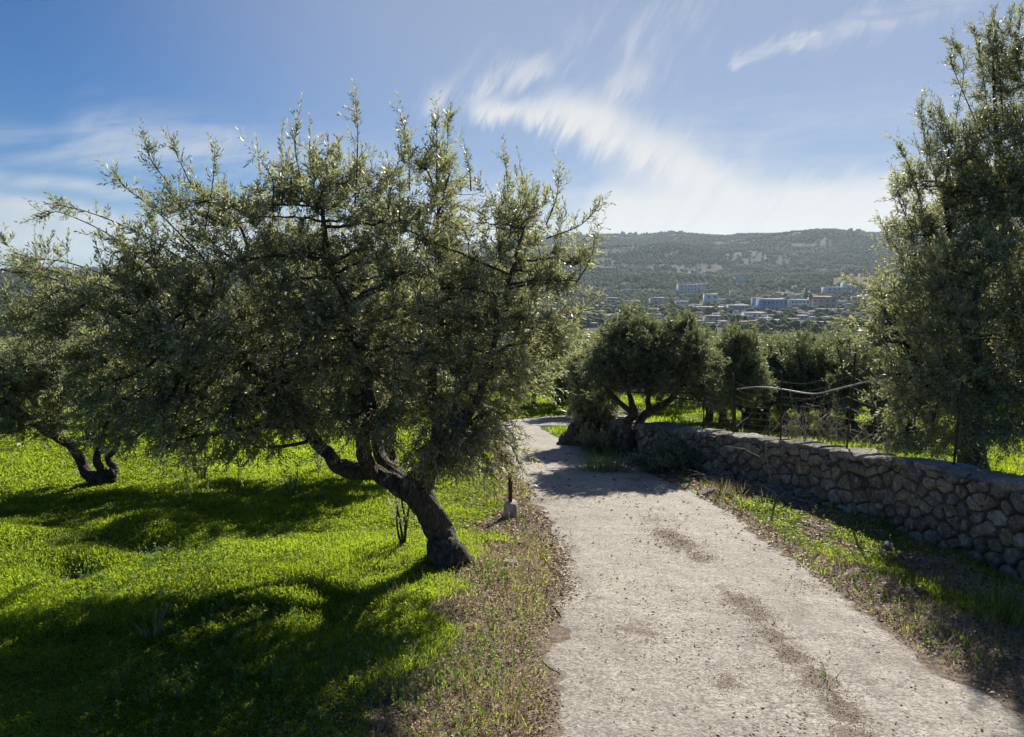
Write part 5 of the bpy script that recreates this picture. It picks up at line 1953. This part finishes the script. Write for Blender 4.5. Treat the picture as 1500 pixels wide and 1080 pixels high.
# houses on the left seen through the branches
for k, (px, py, w_, h_, c_, rf, lab) in enumerate([(35, 462, 16, 9, PNK, 'gable', 'pink house with a tile roof seen past the left olive'), (58, 472, 16, 9, CRM, 'gable', 'cream house with red roof below the pink house'), (15, 455, 12, 6, OCH, 'gable', 'ochre house at the far left edge'),
                                                   (195, 495, 14, 9, PNK, 'gable', 'rosy house glimpsed through the big olive crown'), (130, 462, 16, 8, PNK, 'gable', 'small reddish house behind the crown left of the rosy one'), (5, 462, 10, 6, WHT, 'flat', 'whitish house beside the ochre one')]):
    house(px, py, w_, h_, c_, rf, lab, .1)


# orchard rows on the hills: snap to rotated grids that differ from field to field
x, y, d = scatter_far(150000, 420, 2650, -40, 40, 1.6)
cellx = np.floor(x / 140 + fbm(x / 200, y / 200, 3) * 1.5)
celly = np.floor(y / 110 + fbm(x / 200, y / 200, 4) * 1.5)
ca = _h(cellx, celly, 8) * 1.5
dens = _h(cellx, celly, 9)
sp = 8.5
xr_ = x * np.cos(ca) + y * np.sin(ca)
yr_ = -x * np.sin(ca) + y * np.cos(ca)
xr_ = np.round(xr_ / sp) * sp
yr_ = np.round(yr_ / sp) * sp
x = xr_ * np.cos(ca) - yr_ * np.sin(ca) + rg.normal(size=len(x)) * .8
y = xr_ * np.sin(ca) + yr_ * np.cos(ca) + rg.normal(size=len(x)) * .8
clus = fbm(x / 90, y / 90, 12)
keep = (rg.random(len(x)) < np.where(dens > .80, .22, .95)) & (fbm(x / 170, y / 55, 12) > .33)
d = np.hypot(x, y)
for hx, hy, hw_, hd_ in HOUSES:
    keep &= ~((np.abs(x - hx * y / hy) < hw_ / 2 + 1.5) & (y > hy - 28) & (y < hy + hd_ / 2 + 5))
town = (d > 380) & (d < 900) & (x > 30)
keep &= ~(town & (rg.random(len(x)) < .55))
x, y = x[keep], y[keep]
n_ = len(x)
print('far crowns', n_)
o = lumps('distant_olive_groves', x, y, 2.4 + 1.8 * rg.random(n_), 4 + 2.5 * rg.random(n_), np.clip(rg.random(n_) * .7 + .3 * fbm(x / 60, y / 60, 19), 0, 1), M['far_foliage'], 33)
tag(o, 'countless olive crowns covering the far hillside and valley', 'far trees', None, 'stuff')
rx_, ry_, rd_ = scatter_far(900, 2380, 2560, -40, 40)
rk = fbm(np.arctan2(rx_, ry_) * 38, rx_ * 0 + 2, 55, 3) > .5
rx_, ry_ = rx_[rk], ry_[rk]
o = lumps('ridge_trees', rx_, ry_, 4 + 5 * rg.random(len(rx_)), 7 + 9 * rg.random(len(rx_)), rg.random(len(rx_)), M['far_foliage'], 35)
tag(o, 'uneven line of trees along the ridge of the far hill', 'far trees', None, 'stuff')
x, y, d = scatter_far(5200, 72, 430, -42, 42, 1.4)
n_ = len(x)
ok = ~((x > 10) & (d > 380))
x, y = x[ok], y[ok]
n_ = len(x)
o = lumps('valley_slope_trees', x, y, 1.5 + 1.0 * rg.random(n_), 2.4 + 1.5 * rg.random(n_), rg.random(n_), M['far_foliage'], 34)
tag(o, 'mass of olive crowns filling the slope down to the town', 'far trees', None, 'stuff')


def cypress(px, py, hpx, wpx, lab, seed):
    q = G(px, py)
    D = q[1]
    H_ = hpx / F * D
    R_c = wpx / F * D / 2
    r = empty('cypress_tree', q, lab, 'tree', 'cypresses in the town')
    rg_ = np.random.default_rng(seed)
    mb = MB()
    mb.tube(np.array([q + [0, 0, -.5], q + [0, 0, H_ * .5], q + [0, 0, H_ * .9]]), [.25, .18, .05], 6)
    mb.build('trunk', M['bark'], r)
    mb = MB()
    n_ = 1500
    t = rg_.random(n_)
    rad = R_c * np.sin(np.clip(t * .95 + .05, 0, 1) ** .6 * math.pi) ** .7 * rg_.random(n_) ** .4
    a = rg_.random(n_) * 6.28
    p = q + np.stack([np.cos(a) * rad, np.sin(a) * rad, .5 + t * (H_ - .5)], -1)
    mb.leaves(p, np.stack([np.cos(a) * .3, np.sin(a) * .3, np.ones(n_)], -1) + rg_.normal(size=(n_, 3)) * .2, 1.1, .55, rg_, .1)
    mb.build('crown', M['far_foliage'], r)


cypress(1187, 451, 20, 6, 'tall dark cypress just left of the pink hall', 601)
cypress(1180, 447, 24, 6, 'greyer cypress behind the tall dark one', 602)
cypress(1150, 440, 9, 9, 'round dark tree above the blue building', 603)
cypress(1036, 446, 14, 6, 'dark spire left of the white square house', 604)

# pale green field and lanes in the valley
def ground_poly(name, pix, mat, lift=.25):
    pts = [G(*p) for p in pix]
    pts = np.array(pts)
    n_ = 14
    a, b, c, d = pts
    u = np.linspace(0, 1, n_)
    V_ = []
    for s in u:
        for t in u:
            p = (a * (1 - s) + b * s) * (1 - t) + (d * (1 - s) + c * s) * t
            V_.append([p[0], p[1], 0])
    V_ = np.array(V_)
    V_[:, 2] = terrain(V_[:, 0], V_[:, 1]) + lift
    i, j = np.meshgrid(np.arange(n_ - 1), np.arange(n_ - 1), indexing='ij')
    Q_ = np.stack([i * n_ + j, (i + 1) * n_ + j, (i + 1) * n_ + j + 1, i * n_ + j + 1], -1).reshape(-1, 4)
    return tag(mesh_np(name, V_, Q_, mat, smooth_shade=True), kind='structure')


ground_poly('field_ground', [(1092, 434), (1130, 433), (1118, 424), (1098, 424)], plain('young_crop', (.20, .27, .06), .9, 0, .2, .05), .6)
ground_poly('track', [(1030, 419), (1096, 430), (1096, 427), (1032, 416)], plain('grassy_track', (.20, .22, .12), .9, 0, .2, .05), .6)

# ------------------------------------------------------------------ haze
def haze():
    m = bpy.data.materials.new('haze')
    m.use_nodes = True
    n = NT(m.node_tree)
    pv = n.n('ShaderNodeVolumePrincipled', ins={'Color': (0.74, 0.87, 1.0, 1), 'Density': HAZE_D, 'Anisotropy': 0.3})
    n.n('ShaderNodeOutputMaterial', ins={'Volume': pv.outputs[0]})
    mb = MB()
    lo, hi = float(Vg[:, 2].min()) - 1.0, max(float(Vg[:, 2].max()), 150.0) + 12.0
    mb.box((0, 0, (lo + hi) / 2), (10500, 10500, hi - lo))
    o = mb.build('haze', m)
    tag(o, 'thin blue air between the lane and the far hills', 'haze', None, 'stuff')


HAZE_D = 0.00009
haze()
